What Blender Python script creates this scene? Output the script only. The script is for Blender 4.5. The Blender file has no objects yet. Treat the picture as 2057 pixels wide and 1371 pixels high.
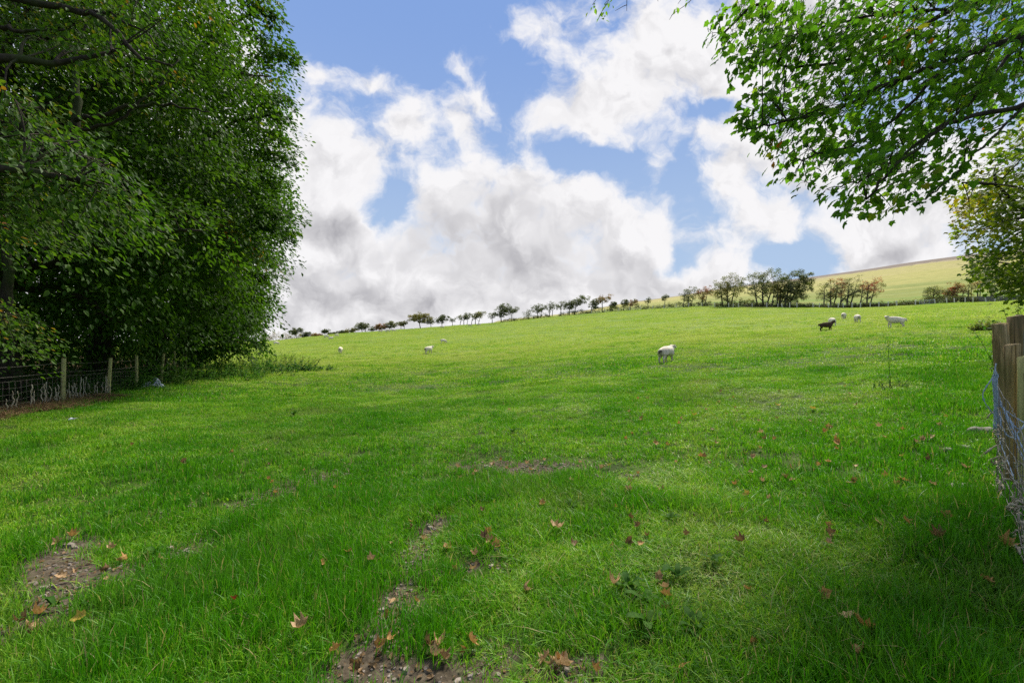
import bpy, math, random
import numpy as np
from mathutils import Vector, Matrix, Euler

# ------------------------------------------------------------------ camera, sky, sun, exposure
SC = bpy.context.scene
COL = SC.collection
EYE = 1.6
F = 914.0                                   # focal length in photo pixels (2057 wide)
cam_d = bpy.data.cameras.new("camera")
cam_d.sensor_width = 36.0
cam_d.lens = F / 2057.0 * 36.0
cam_d.clip_start = 0.05
cam_d.clip_end = 6000.0
cam = bpy.data.objects.new("camera", cam_d)
COL.objects.link(cam)
cam.location = (0, 0, EYE)
cam.rotation_euler = (math.radians(90), 0, 0)
SC.camera = cam
SC.view_settings.view_transform = 'Standard'
SC.view_settings.look = 'None'
SC.view_settings.gamma = 1.0
SC.view_settings.exposure = 1.43
SC.cycles.max_bounces = 6
SC.cycles.diffuse_bounces = 3
SC.cycles.glossy_bounces = 2
SC.cycles.transmission_bounces = 4
SC.cycles.transparent_max_bounces = 6
SC.cycles.use_denoising = False
SC.cycles.sample_clamp_indirect = 4.0

SUN_AZ = math.radians(27)                  # clockwise from +Y (the view)
SUN_EL = math.radians(50)
S = Vector((math.sin(SUN_AZ) * math.cos(SUN_EL), math.cos(SUN_AZ) * math.cos(SUN_EL), math.sin(SUN_EL)))
sun_d = bpy.data.lights.new("sun", 'SUN')
sun_d.energy = 2.8
sun_d.angle = math.radians(14.0)
sun_d.color = (1.0, 0.94, 0.84)
sun = bpy.data.objects.new("sun", sun_d)
COL.objects.link(sun)
sun.rotation_euler = S.to_track_quat('Z', 'Y').to_euler()
sun.location = S * 100


def sock(node, name, kind='in'):
    for s in (node.inputs if kind == 'in' else node.outputs):
        if s.name == name and s.enabled:
            return s
    raise KeyError(name)


class NT:
    """a thin wrapper round a node tree"""
    def __init__(self, tree):
        self.t = tree

    def n(self, kind, **kw):
        nd = self.t.nodes.new(kind)
        for k, v in kw.items():
            setattr(nd, k, v)
        return nd

    def put(self, s, v):
        if hasattr(v, 'bl_rna') and hasattr(v, 'is_output'):
            self.t.links.new(v, s)
        else:
            s.default_value = v

    def math(self, op, a, b=None, c=None, clamp=False):
        nd = self.n('ShaderNodeMath', operation=op, use_clamp=clamp)
        for i, v in enumerate((a, b, c)):
            if v is not None:
                self.put(nd.inputs[i], v)
        return nd.outputs[0]

    def vec(self, op, a, b=None, scale=None):
        nd = self.n('ShaderNodeVectorMath', operation=op)
        self.put(nd.inputs[0], a)
        if b is not None:
            self.put(nd.inputs[1], b)
        if scale is not None:
            self.put(nd.inputs['Scale'], scale)
        return nd.outputs['Value'] if op in ('DOT_PRODUCT', 'LENGTH') else nd.outputs['Vector']

    def noise(self, v, scale, detail=4.0, rough=0.55, distort=0.0, color=False, dim='3D'):
        nd = self.n('ShaderNodeTexNoise', noise_dimensions=dim)
        self.put(nd.inputs['Vector'], v)
        nd.inputs['Scale'].default_value = scale
        nd.inputs['Detail'].default_value = detail
        nd.inputs['Roughness'].default_value = rough
        nd.inputs['Distortion'].default_value = distort
        return nd.outputs['Color' if color else 'Fac']

    def rng(self, v, a, b, c=0.0, d=1.0, smooth=True):
        nd = self.n('ShaderNodeMapRange', interpolation_type='SMOOTHSTEP' if smooth else 'LINEAR')
        self.put(nd.inputs['Value'], v)
        for k, x in (('From Min', a), ('From Max', b), ('To Min', c), ('To Max', d)):
            self.put(nd.inputs[k], x)
        return nd.outputs['Result']

    def mix(self, f, a, b):
        nd = self.n('ShaderNodeMix', data_type='RGBA')
        ins = [s for s in nd.inputs if s.enabled]
        self.put(ins[0], f)
        for s, v in ((ins[1], a), (ins[2], b)):
            self.put(s, v if not isinstance(v, tuple) else (*v, 1.0)[:4])
        return [s for s in nd.outputs if s.enabled][0]

    def ramp(self, f, stops):
        nd = self.n('ShaderNodeValToRGB')
        self.put(nd.inputs[0], f)
        e = nd.color_ramp.elements
        while len(e) < len(stops):
            e.new(0.5)
        for el, (p, c) in zip(e, stops):
            el.position = p
            el.color = (*c, 1.0)
        return nd.outputs[0]

    def attr(self, name, out='Fac'):
        nd = self.n('ShaderNodeAttribute', attribute_name=name)
        return nd.outputs[out]


def uv(px, py):
    return (px - 1028.5) / F, (685.5 - py) / F


world = bpy.data.worlds.new("World")
SC.world = world
world.use_nodes = True
W = NT(world.node_tree)
W.t.nodes.clear()
sky = W.n('ShaderNodeTexSky', sky_type='NISHITA')
sky.sun_disc = False
sky.sun_elevation = SUN_EL
sky.sun_rotation = SUN_AZ
sky.air_density = 1.0
sky.dust_density = 0.6
sky.ozone_density = 2.0
sky.altitude = 100
tc = W.n('ShaderNodeTexCoord')
D3 = tc.outputs['Generated']
mx = W.vec('MAXIMUM', D3, (-1.0, -1.0, 0.16))
W.put(sky.inputs['Vector'], W.vec('NORMALIZE', mx))
sp = W.n('ShaderNodeSeparateXYZ')
W.put(sp.inputs[0], D3)
yy = W.math('MAXIMUM', sp.outputs['Y'], 0.22)
cb = W.n('ShaderNodeCombineXYZ')
W.put(cb.inputs[0], W.math('DIVIDE', sp.outputs['X'], yy))
W.put(cb.inputs[1], W.math('DIVIDE', sp.outputs['Z'], yy))
P0 = cb.outputs[0]
wv = W.vec('SUBTRACT', W.noise(P0, 3.2, 3.0, 0.55, color=True), (0.5, 0.5, 0.5))
wv2 = W.vec('SUBTRACT', W.noise(P0, 13.0, 4.0, 0.6, color=True), (0.5, 0.5, 0.5))
P1 = W.vec('ADD', W.vec('ADD', P0, W.vec('MULTIPLY', wv, (0.15, 0.13, 0.0))), W.vec('MULTIPLY', wv2, (0.055, 0.055, 0.0)))

# where the cumulus heaps stand: (photo x, y, half-width, half-height, amount, tilt degrees)
HEAPS = [
    (1010, 440, 165, 92, 1.25, 0), (955, 372, 75, 45, .65, 0), (1095, 372, 55, 45, .6, 0), (875, 412, 50, 40, .55, 0),
    (1040, 520, 260, 70, .9, 0), (1210, 470, 130, 70, 1.0, -15), (1330, 500, 130, 50, .8, -12), (1170, 400, 70, 40, .4, 0),
    (690, 345, 75, 55, 1.0, -20), (640, 290, 60, 60, .7, 0), (745, 350, 55, 35, .45, 0), (600, 350, 60, 80, .7, 0),
    (820, 255, 60, 45, .70, 0), (930, 260, 32, 66, .95, 30), (960, 200, 36, 34, .7, 0),
    (910, 128, 42, 24, .84, 0), (640, 145, 72, 26, .76, -8), (755, 165, 48, 16, .60, -25),
    (1120, 222, 75, 42, 1.1, 25), (1215, 195, 90, 50, 1.0, 20), (1330, 130, 95, 110, 1.25, 30), (1450, 110, 130, 130, 1.4, 0),
    (1330, 235, 42, 55, .8, -10), (1600, 60, 200, 160, 1.3, 0), (1310, 340, 18, 40, .55, 0),
    (1070, 70, 105, 62, .60, -15), (1180, 40, 70, 60, .30, 0), (1450, 268, 70, 22, .85, 0),
    (1465, 355, 45, 45, 1.0, 0), (1545, 430, 85, 50, 1.0, 20), (1570, 330, 80, 45, .9, 0), (1680, 300, 120, 90, .8, 0),
    (1740, 490, 130, 55, 1.25, 0), (1850, 430, 130, 90, 1.0, 0), (2000, 350, 160, 150, .9, 0),
    (640, 590, 260, 75, 1.2, 0), (900, 590, 260, 80, 1.2, 0), (1200, 580, 200, 50, 1.0, 0), (560, 460, 80, 70, .8, 0),
    (690, 455, 90, 35, .62, 0), (1400, 560, 120, 30, .8, 0), (1920, 560, 200, 50, .5, 0),
    (350, 200, 260, 260, 1.1, 0), (60, 350, 200, 300, .9, 0), (300, 600, 300, 120, 1.0, 0), (1010, 655, 700, 26, .9, 0),
    (1590, 515, 48, 32, -.9, 0), (1360, 522, 36, 18, -.7, 0), (1190, 320, 80, 26, -.5, 0), (785, 425, 34, 52, -.75, -10),
    (1425, 215, 60, 16, -.6, 15), (1040, 160, 26, 70, -.4, 10), (700, 40, 200, 50, -.6, 0), (880, 60, 90, 60, -.5, 0),
]
GREYS = [
    (955, 455, 90, 40, 1.0, 20), (1030, 505, 150, 42, .55, 0), (1080, 530, 150, 30, .6, 0), (640, 585, 90, 34, .6, -15), (700, 450, 100, 28, .9, 0),
    (790, 605, 110, 30, .35, 0), (920, 600, 160, 28, .4, 0), (1180, 570, 140, 20, .5, 0), (1330, 580, 80, 18, .4, 0),
    (1785, 500, 60, 22, .8, 22), (600, 645, 120, 20, .3, 0), (890, 490, 45, 50, .35, 30), (720, 660, 110, 14, .35, 0),
]


def blobs(p, table):
    """union of soft heaps, less the blue gaps (negative amounts)"""
    free, gaps = None, []
    for (px, py, sx, sy, a, rot) in table:
        u, v = uv(px, py)
        if rot:
            r = W.n('ShaderNodeVectorRotate', rotation_type='Z_AXIS')
            W.put(r.inputs['Vector'], p)
            r.inputs['Center'].default_value = (u, v, 0)
            r.inputs['Angle'].default_value = -math.radians(rot)
            q = r.outputs[0]
        else:
            q = p
        nd = W.n('ShaderNodeVectorMath', operation='MULTIPLY_ADD')
        W.put(nd.inputs[0], q)
        nd.inputs[1].default_value = (F / sx, F / sy, 0)
        nd.inputs[2].default_value = (-u * F / sx, -v * F / sy, 0)
        m = nd.outputs[0]
        e = W.math('POWER', 0.4665, W.vec('DOT_PRODUCT', m, m))
        if a < 0:
            gaps.append((e, a))
            continue
        k = W.math('MULTIPLY_ADD', e, -min(a, 1.0), 1.0)
        free = k if free is None else W.math('MULTIPLY', free, k)
    acc = W.math('SUBTRACT', 1.0, free)
    for e, a in gaps:
        acc = W.math('MULTIPLY_ADD', e, a, acc)
    return acc


sv = W.n('ShaderNodeSeparateXYZ')
W.put(sv.inputs[0], P0)
p_v = sv.outputs['Y']
f1 = W.noise(P1, 7.0, 8.0, 0.60)
f1b = W.noise(W.vec('ADD', P1, (0.020, 0.040, 0.0)), 7.0, 3.0, 0.60)
f2 = W.noise(P1, 2.3, 2.0, 0.5)
cov = W.math('ADD', blobs(P1, HEAPS), W.rng(p_v, 0.95, 1.8, 0.0, 0.42))
cov = W.math('ADD', cov, W.rng(p_v, 0.16, 0.0, 0.0, 0.30))
Da = W.math('MULTIPLY_ADD', f1, 2.5, cov)
Da = W.math('MULTIPLY_ADD', f2, 0.6, Da)
Da = W.math('SUBTRACT', Da, 1.86)
alpha = W.rng(Da, -0.13, 0.50)
emb = W.math('MULTIPLY', W.math('SUBTRACT', f1, f1b), 2.0)                       # > 0 towards the lit side
G = blobs(P1, GREYS)
gn = W.noise(P1, 3.6, 2.5, 0.5)
G = W.math('MULTIPLY', G, W.rng(gn, 0.30, 0.62, 0.42, 1.05))
G = W.math('MULTIPLY', G, W.rng(Da, 0.1, 0.75))
G = W.math('SUBTRACT', G, W.math('MULTIPLY', emb, 0.9))
G = W.math('MAXIMUM', G, W.math('MULTIPLY', W.rng(Da, 0.3, 1.4), W.math('MULTIPLY', emb, -0.8)))
G = W.math('ADD', G, W.math('MULTIPLY', W.rng(f1, 0.62, 0.40), W.rng(Da, 0.15, 0.7, 0.0, 0.16)))
shade = W.rng(G, 0.02, 0.95, smooth=False)
cloud = W.mix(shade, (0.93, 0.92, 0.935), (0.40, 0.395, 0.425))
# thin edges let the blue through; Nishita scaled to its everyday strength
spz = W.n('ShaderNodeSeparateXYZ')
W.put(spz.inputs[0], D3)
lim = W.mix(W.rng(spz.outputs['Z'], 0.05, 0.62), (2.45, 3.25, 4.4), (1.25, 2.05, 4.0))
skyc = W.vec('MINIMUM', W.vec('MULTIPLY', sky.outputs[0], (1.06, 1.06, 1.20)), lim)
bg1 = W.n('ShaderNodeBackground')
W.put(bg1.inputs['Color'], skyc)
bg1.inputs['Strength'].default_value = 0.069
bg2 = W.n('ShaderNodeBackground')
W.put(bg2.inputs['Color'], cloud)
bg2.inputs['Strength'].default_value = 0.375
mxs = W.n('ShaderNodeMixShader')
W.put(mxs.inputs[0], alpha)
W.put(mxs.inputs[1], bg1.outputs[0])
W.put(mxs.inputs[2], bg2.outputs[0])
wout = W.n('ShaderNodeOutputWorld')
W.put(wout.inputs[0], mxs.outputs[0])
world.cycles.sampling_method = 'MANUAL'
world.cycles.sample_map_resolution = 256


# ------------------------------------------------------------------ helpers
RNG = np.random.default_rng(11)


def unit(a):
    a = np.asarray(a, float)
    return a / np.maximum(np.linalg.norm(a, axis=-1, keepdims=True), 1e-9)


def hash2(ix, iy, seed):
    h = (ix.astype(np.int64) * 374761393 + iy.astype(np.int64) * 668265263 + seed * 974634777) & 0xFFFFFFFF
    h = ((h ^ (h >> 13)) * 1274126177) & 0xFFFFFFFF
    h = h ^ (h >> 16)
    return (h & 0xFFFF) / 65535.0


def vnoise(x, y, seed=0):
    x = np.asarray(x, float); y = np.asarray(y, float)
    ix = np.floor(x); iy = np.floor(y)
    fx = x - ix; fy = y - iy
    fx = fx * fx * (3 - 2 * fx); fy = fy * fy * (3 - 2 * fy)
    a = hash2(ix, iy, seed); b = hash2(ix + 1, iy, seed)
    c = hash2(ix, iy + 1, seed); d = hash2(ix + 1, iy + 1, seed)
    return (a * (1 - fx) + b * fx) * (1 - fy) + (c * (1 - fx) + d * fx) * fy


def fbm(x, y, seed=0, oct=4, rough=0.5):
    s, a, n = 0.0, 1.0, 0.0
    for i in range(oct):
        s = s + a * vnoise(np.asarray(x) * 2 ** i, np.asarray(y) * 2 ** i, seed + i)
        n += a
        a *= rough
    return s / n


class Acc:
    """gathers vertices, faces (3 or 4 corners) and one tint per face; makes ONE mesh object"""
    def __init__(self):
        self.V = []; self.F = {3: [], 4: []}; self.T = {3: [], 4: []}; self.n = 0

    def add(self, V, F, tint=0.5):
        V = np.asarray(V, float).reshape(-1, 3)
        for f in (F if isinstance(F, list) else [F]):
            f = np.asarray(f, np.int64)
            k = f.shape[1]
            self.F[k].append(f + self.n)
            self.T[k].append(np.broadcast_to(np.asarray(tint, float), (len(f),)) if np.ndim(tint) == 0 else np.repeat(tint, len(f) // len(tint)))
        self.V.append(V)
        self.n += len(V)

    def mesh(self, name, mats, smooth=True):
        me = bpy.data.meshes.new(name)
        V = np.concatenate(self.V) if self.V else np.zeros((0, 3))
        me.vertices.add(len(V))
        me.vertices.foreach_set('co', V.astype(np.float32).ravel())
        loops, tot, tint = [], [], []
        for k in (3, 4):
            if self.F[k]:
                f = np.concatenate(self.F[k])
                loops.append(f.ravel())
                tot.append(np.full(len(f), k))
                tint.append(np.concatenate(self.T[k]))
        loops = np.concatenate(loops); tot = np.concatenate(tot); tint = np.concatenate(tint)
        me.loops.add(len(loops))
        me.loops.foreach_set('vertex_index', loops.astype(np.int32))
        me.polygons.add(len(tot))
        me.polygons.foreach_set('loop_start', (np.cumsum(tot) - tot).astype(np.int32))
        me.polygons.foreach_set('use_smooth', np.full(len(tot), smooth))
        a = me.attributes.new('tint', 'FLOAT', 'FACE')
        a.data.foreach_set('value', tint.astype(np.float32))
        for m in (mats if isinstance(mats, (list, tuple)) else [mats]):
            me.materials.append(m)
        me.update(calc_edges=True)
        me.validate()
        return me

    def obj(self, name, mats, parent=None, smooth=True, loc=None):
        o = bpy.data.objects.new(name, self.mesh(name, mats, smooth))
        COL.objects.link(o)
        if parent is not None:
            o.parent = parent
        if loc is not None:
            o.location = loc
        return o


def frames(T):
    """side and up vectors along a polyline with tangents T"""
    ref = np.where(np.abs(T[:, 2:3]) > 0.92, np.array([[1.0, 0, 0]]), np.array([[0, 0, 1.0]]))
    a = unit(np.cross(T, ref))
    return a, np.cross(a, T)


def tube(acc, pts, rad, sides=6, tint=0.5, cap=True):
    pts = np.asarray(pts, float)
    n = len(pts)
    rad = np.broadcast_to(np.asarray(rad, float), (n,))
    T = unit(np.gradient(pts, axis=0))
    a, b = frames(T)
    ph = np.arange(sides) * 2 * math.pi / sides
    V = pts[:, None] + rad[:, None, None] * (np.cos(ph)[None, :, None] * a[:, None] + np.sin(ph)[None, :, None] * b[:, None])
    V = V.reshape(-1, 3)
    i = np.arange(n - 1)[:, None] * sides
    j = np.arange(sides)[None]
    k = (j + 1) % sides
    F = np.stack([i + j, i + k, i + sides + k, i + sides + j], -1).reshape(-1, 4)
    fs = [F]
    if cap:
        V = np.vstack([V, pts[:1], pts[-1:]])
        jj = np.arange(sides); kk = (jj + 1) % sides
        c0, c1 = n * sides, n * sides + 1
        fs.append(np.vstack([np.stack([kk, jj, np.full(sides, c0)], -1),
                             np.stack([(n - 1) * sides + jj, (n - 1) * sides + kk, np.full(sides, c1)], -1)]))
    acc.add(V, fs, tint)


def bez(p0, p1, p2, n):
    t = np.linspace(0, 1, n)[:, None]
    return (1 - t) ** 2 * np.asarray(p0) + 2 * t * (1 - t) * np.asarray(p1) + t ** 2 * np.asarray(p2)


def box(acc, x0, x1, y0, y1, z0, z1, jig=0.0, rot=0.0, at=(0, 0, 0), lean=(0, 0), nz=1, tint=0.5, bev=0.0):
    """an upright or lying baulk with lightly chamfered long edges, some unevenness and a lean"""
    b = bev or 0.08 * min(x1 - x0, y1 - y0)
    ring = np.array([[x0 + b, y0], [x1 - b, y0], [x1, y0 + b], [x1, y1 - b], [x1 - b, y1], [x0 + b, y1], [x0, y1 - b], [x0, y0 + b]])
    zs = np.linspace(z0, z1, nz + 1)
    V = []
    for q, z in enumerate(zs):
        r = ring + RNG.normal(0, jig, ring.shape)
        for p in r:
            V.append([p[0] + lean[0] * (z - z0), p[1] + lean[1] * (z - z0), z])
    V = np.array(V)
    m = len(zs)
    i = np.arange(m - 1)[:, None] * 8; j = np.arange(8)[None]; k = (j + 1) % 8
    F = np.stack([i + j, i + k, i + 8 + k, i + 8 + j], -1).reshape(-1, 4)
    V = np.vstack([V, [V[:8].mean(0)], [V[-8:].mean(0) + [0, 0, 0.002]]])
    jj = np.arange(8); kk = (jj + 1) % 8
    C = np.vstack([np.stack([kk, jj, np.full(8, m * 8)], -1), np.stack([(m - 1) * 8 + jj, (m - 1) * 8 + kk, np.full(8, m * 8 + 1)], -1)])
    c, s = math.cos(rot), math.sin(rot)
    V = np.stack([V[:, 0] * c - V[:, 1] * s, V[:, 0] * s + V[:, 1] * c, V[:, 2]], -1) + np.asarray(at, float)
    acc.add(V, [F, C], tint)


# leaf outlines: (side, along, normal) per unit leaf length, and their faces
OV_V = np.array([[0, 0, 0], [.24, .28, .05], [.27, .58, .06], [0, 1, -.10], [-.27, .58, .06], [-.24, .28, .05]])
OV_F = np.array([[0, 1, 2, 3], [0, 3, 4, 5]])
SY_V = np.array([[0, .02, 0], [.20, -.07, .03], [.47, .04, .02], [.40, .24, .06], [.60, .50, -.04], [.36, .56, .05], [.24, .72, .02],
                 [0, 1.0, -.12], [-.24, .72, .02], [-.36, .56, .05], [-.60, .50, -.04], [-.40, .24, .06], [-.47, .04, .02], [-.20, -.07, .03], [0, .32, -.01]])
SY_F = np.array([[14, i, i + 1] for i in range(0, 13)] + [[14, 13, 0]])


def leaves(acc, C, D, N, size, tint, shape='oval'):
    """C centres, D leaf directions, N leaf normals, size lengths"""
    T, Fq = (OV_V, OV_F) if shape == 'oval' else (SY_V, SY_F)
    D = unit(D); N = unit(N - D * np.sum(N * D, -1, keepdims=True)); A = np.cross(D, N)
    s = np.asarray(size)[:, None, None]
    V = C[:, None] + s * (T[None, :, 0:1] * A[:, None] + T[None, :, 1:2] * D[:, None] + T[None, :, 2:3] * N[:, None])
    k = len(T)
    Fs = (Fq[None] + (np.arange(len(C)) * k)[:, None, None]).reshape(-1, Fq.shape[1])
    acc.add(V.reshape(-1, 3), Fs, np.repeat(np.asarray(tint), len(Fq)))


def sprays(acc, C, out, R, n, size, shape='oval', flat=0.22, droop=0.3, tint=None, up=1.0, rng=None):
    """n leaves on a flattish drooping spray round each centre C"""
    rng = rng or RNG
    K = len(C)
    R = np.broadcast_to(np.asarray(R, float), (K,))
    nc = unit(np.array([0, 0, up]) + out * 0.45 + rng.normal(0, .3, (K, 3)))
    t1 = unit(np.cross(nc, rng.normal(0, 1, (K, 3)))); t2 = np.cross(nc, t1)
    r = np.sqrt(rng.random((K, n))); ph = rng.random((K, n)) * 2 * math.pi
    off = (r * np.cos(ph))[..., None] * t1[:, None] + (r * np.sin(ph))[..., None] * t2[:, None]
    pos = C[:, None] + R[:, None, None] * (off + nc[:, None] * rng.normal(0, flat, (K, n, 1)))
    pos[..., 2] -= droop * R[:, None] * r ** 2
    D = off * 0.7 + out[:, None] * 0.45 + np.array([0, 0, -0.35]) + rng.normal(0, .35, (K, n, 3))
    N = nc[:, None] + rng.normal(0, .30, (K, n, 3))
    sz = size * rng.uniform(.65, 1.2, (K, n))
    if tint is None:
        tint = np.full(K, .3)
    tt = np.clip(tint[:, None] + rng.normal(0, .10, (K, n)), 0, 1)
    leaves(acc, pos.reshape(-1, 3), D.reshape(-1, 3), N.reshape(-1, 3), sz.ravel(), tt.ravel(), shape)
    return pos


def tag(o, label=None, cat=None, group=None, kind=None):
    for k, v in (('label', label), ('category', cat), ('group', group), ('kind', kind)):
        if v:
            o[k] = v
    return o


def thing(name, loc, label, cat, group=None):
    o = bpy.data.objects.new(name, None)
    o.empty_display_size = 0.2
    COL.objects.link(o)
    o.location = loc
    return tag(o, label, cat, group)


def shift(acc, loc):
    acc.V = [v - np.asarray(loc, float) for v in acc.V]
    return acc


# ------------------------------------------------------------------ materials
def material(name):
    m = bpy.data.materials.new(name)
    m.use_nodes = True
    m.node_tree.nodes.clear()
    n = NT(m.node_tree)
    out = n.n('ShaderNodeOutputMaterial')
    return m, n, out


def surf(n, out, color, rough=0.8, spec=0.3, bump=None, bump_s=0.3, bump_d=0.01, trans=0.0, tcolor=None, metal=0.0):
    p = n.n('ShaderNodeBsdfPrincipled')
    n.put(p.inputs['Base Color'], color if not isinstance(color, tuple) else (*color, 1.0))
    n.put(p.inputs['Roughness'], rough)
    p.inputs['Specular IOR Level'].default_value = spec
    p.inputs['Metallic'].default_value = metal
    if bump is not None:
        b = n.n('ShaderNodeBump')
        b.inputs['Strength'].default_value = bump_s
        b.inputs['Distance'].default_value = bump_d
        n.put(b.inputs['Height'], bump)
        n.put(p.inputs['Normal'], b.outputs[0])
    res = p.outputs[0]
    if trans:
        t = n.n('ShaderNodeBsdfTranslucent')
        n.put(t.inputs['Color'], tcolor if tcolor is not None else color)
        mx = n.n('ShaderNodeMixShader')
        mx.inputs[0].default_value = trans
        n.put(mx.inputs[1], res); n.put(mx.inputs[2], t.outputs[0])
        res = mx.outputs[0]
    n.put(out.inputs[0], res)


def foliage_mat(name, stops, trans=0.42, rough=0.55, spec=0.12, tgain=(1.25, 1.45, .6)):
    m, n, out = material(name)
    geo = n.n('ShaderNodeNewGeometry')
    c = n.ramp(n.attr('tint'), stops)
    nz = n.noise(geo.outputs['Position'], 0.7, 3.0)
    c = n.mix(n.rng(nz, .35, .7), c, n.vec('MULTIPLY', c, (.72, .80, .75)))
    tc_ = n.vec('MULTIPLY', c, tgain)
    surf(n, out, c, rough, spec, trans=trans, tcolor=tc_)
    return m


LEAF = foliage_mat('beech_leaf', [(0.0, (.032, .076, .008)), (.45, (.062, .128, .011)), (.75, (.115, .178, .016)), (.9, (.20, .16, .02)), (1, (.30, .12, .02))])
SYC = foliage_mat('sycamore_leaf', [(0.0, (.058, .145, .014)), (.45, (.100, .215, .018)), (.8, (.17, .27, .024)), (.93, (.30, .26, .03)), (1, (.38, .12, .02))], trans=.66)
AUT = foliage_mat('autumn_leaf', [(0.0, (.085, .150, .012)), (.4, (.18, .22, .016)), (.7, (.32, .27, .02)), (.88, (.45, .25, .02)), (1, (.45, .14, .015))], trans=.55)
HAW = foliage_mat('hawthorn_leaf', [(0.0, (.085, .100, .045)), (.3, (.135, .145, .050)), (.5, (.23, .20, .055)), (.65, (.28, .21, .06)), (.8, (.27, .15, .09)), (1, (.46, .08, .065))], trans=.35)
WEED = foliage_mat('nettle_leaf', [(0.0, (.035, .100, .020)), (.5, (.085, .19, .028)), (.8, (.17, .22, .05)), (1, (.26, .19, .08))], trans=.4)
DOCK = foliage_mat('dock_leaf', [(0.0, (.024, .080, .008)), (1, (.058, .130, .016))], trans=.25, rough=.7, spec=.08)


def bark(name, a, b):
    m, n, out = material(name)
    t = n.n('ShaderNodeTexCoord')
    v = n.vec('MULTIPLY', t.outputs['Object'], (6, 6, 1.6))
    nz = n.noise(v, 3.0, 6.0, .65)
    gr = n.noise(t.outputs['Object'], 0.9, 4.0)
    c = n.mix(n.rng(nz, .3, .7), a, b)
    c = n.mix(n.rng(gr, .5, .68), c, (.045, .06, .018))
    surf(n, out, c, .9, .15, bump=nz, bump_s=.6, bump_d=.02)
    return m


BARK = bark('bark', (.020, .016, .012), (.060, .047, .034))
BARKG = bark('grey_bark', (.05, .045, .038), (.14, .125, .10))


def timber(name, a, b, moss=(.075, .085, .03), amt=.6):
    m, n, out = material(name)
    t = n.n('ShaderNodeTexCoord')
    v = n.vec('MULTIPLY', t.outputs['Object'], (20, 20, .9))
    g = n.noise(v, 2.0, 6.0, .6, .4)
    v2 = n.vec('MULTIPLY', t.outputs['Object'], (4, 4, 1.2))
    g2 = n.noise(v2, 2.0, 4.0)
    c = n.mix(n.rng(g, .3, .7), a, b)
    c = n.mix(n.math('MULTIPLY', n.rng(g2, .45, .7), amt), c, moss)
    kr = n.noise(n.vec('MULTIPLY', t.outputs['Object'], (60, 60, 1.0)), 1.0, 3.0)
    c = n.mix(n.rng(kr, .66, .72), c, (.02, .015, .01))
    surf(n, out, c, .85, .15, bump=g, bump_s=.7, bump_d=.004)
    return m


OLD = timber('weathered_timber', (.12, .078, .034), (.46, .33, .16), (.15, .15, .05))
OLD_G = timber('grey_timber', (.14, .125, .09), (.30, .27, .20), amt=.3)
OLD_D = timber('dark_timber', (.095, .064, .032), (.24, .165, .08))
PALE = timber('pale_post', (.34, .31, .12), (.52, .47, .20), (.28, .30, .10), .5)


def plain(name, a, b=None, scale=8.0, rough=.8, spec=.3, bump_d=.01, metal=0.0, trans=0.0):
    m, n, out = material(name)
    t = n.n('ShaderNodeTexCoord')
    nz = n.noise(t.outputs['Object'], scale, 5.0, .6)
    c = n.mix(n.rng(nz, .3, .7), a, b or a)
    surf(n, out, c, rough, spec, bump=nz, bump_s=.4, bump_d=bump_d, metal=metal, trans=trans)
    return m


WIRE = plain('galvanised_wire', (.18, .16, .125), (.10, .088, .068), 20, .5, .5, .0)
TWINE = plain('blue_twine', (.24, .32, .44), (.45, .52, .60), 60, .8, .2, .002)
WOOLBIT = plain('snagged_wool', (.60, .53, .39), (.34, .29, .20), 30, .95, .1, .01, trans=.2)
STONE = plain('field_stone', (.12, .115, .085), (.26, .25, .20), 14, .9, .2, .02)
PEB = plain('pebble', (.13, .105, .085), (.27, .225, .185), 25, .8, .3, .004)
BAG = plain('plastic_bag', (.30, .36, .46), (.62, .66, .72), 9, .35, .5, .01, trans=.2)
STEEL = plain('galvanised_steel', (.34, .37, .42), (.24, .25, .27), 12, .45, .5, .003)
STRAW = plain('straw', (.40, .34, .16), (.28, .24, .10), 20, .7, .2, .0, trans=.2)


def dead_leaf(name, a, b):
    m, n, out = material(name)
    t = n.n('ShaderNodeTexCoord')
    nz = n.noise(t.outputs['Object'], 7.0, 5.0, .65)
    c = n.mix(n.rng(nz, .35, .68), a, b)
    surf(n, out, c, .6, .3, bump=nz, bump_s=.5, bump_d=.006, trans=.25)
    return m


DEAD = [dead_leaf('russet_leaf', (.31, .155, .042), (.46, .275, .085)),
        dead_leaf('tan_leaf', (.33, .20, .085), (.50, .33, .17)),
        dead_leaf('dark_leaf', (.12, .070, .028), (.25, .15, .06)),
        dead_leaf('yellow_leaf', (.48, .36, .05), (.36, .24, .04)),
        dead_leaf('red_leaf', (.30, .045, .02), (.20, .04, .02))]

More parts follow.
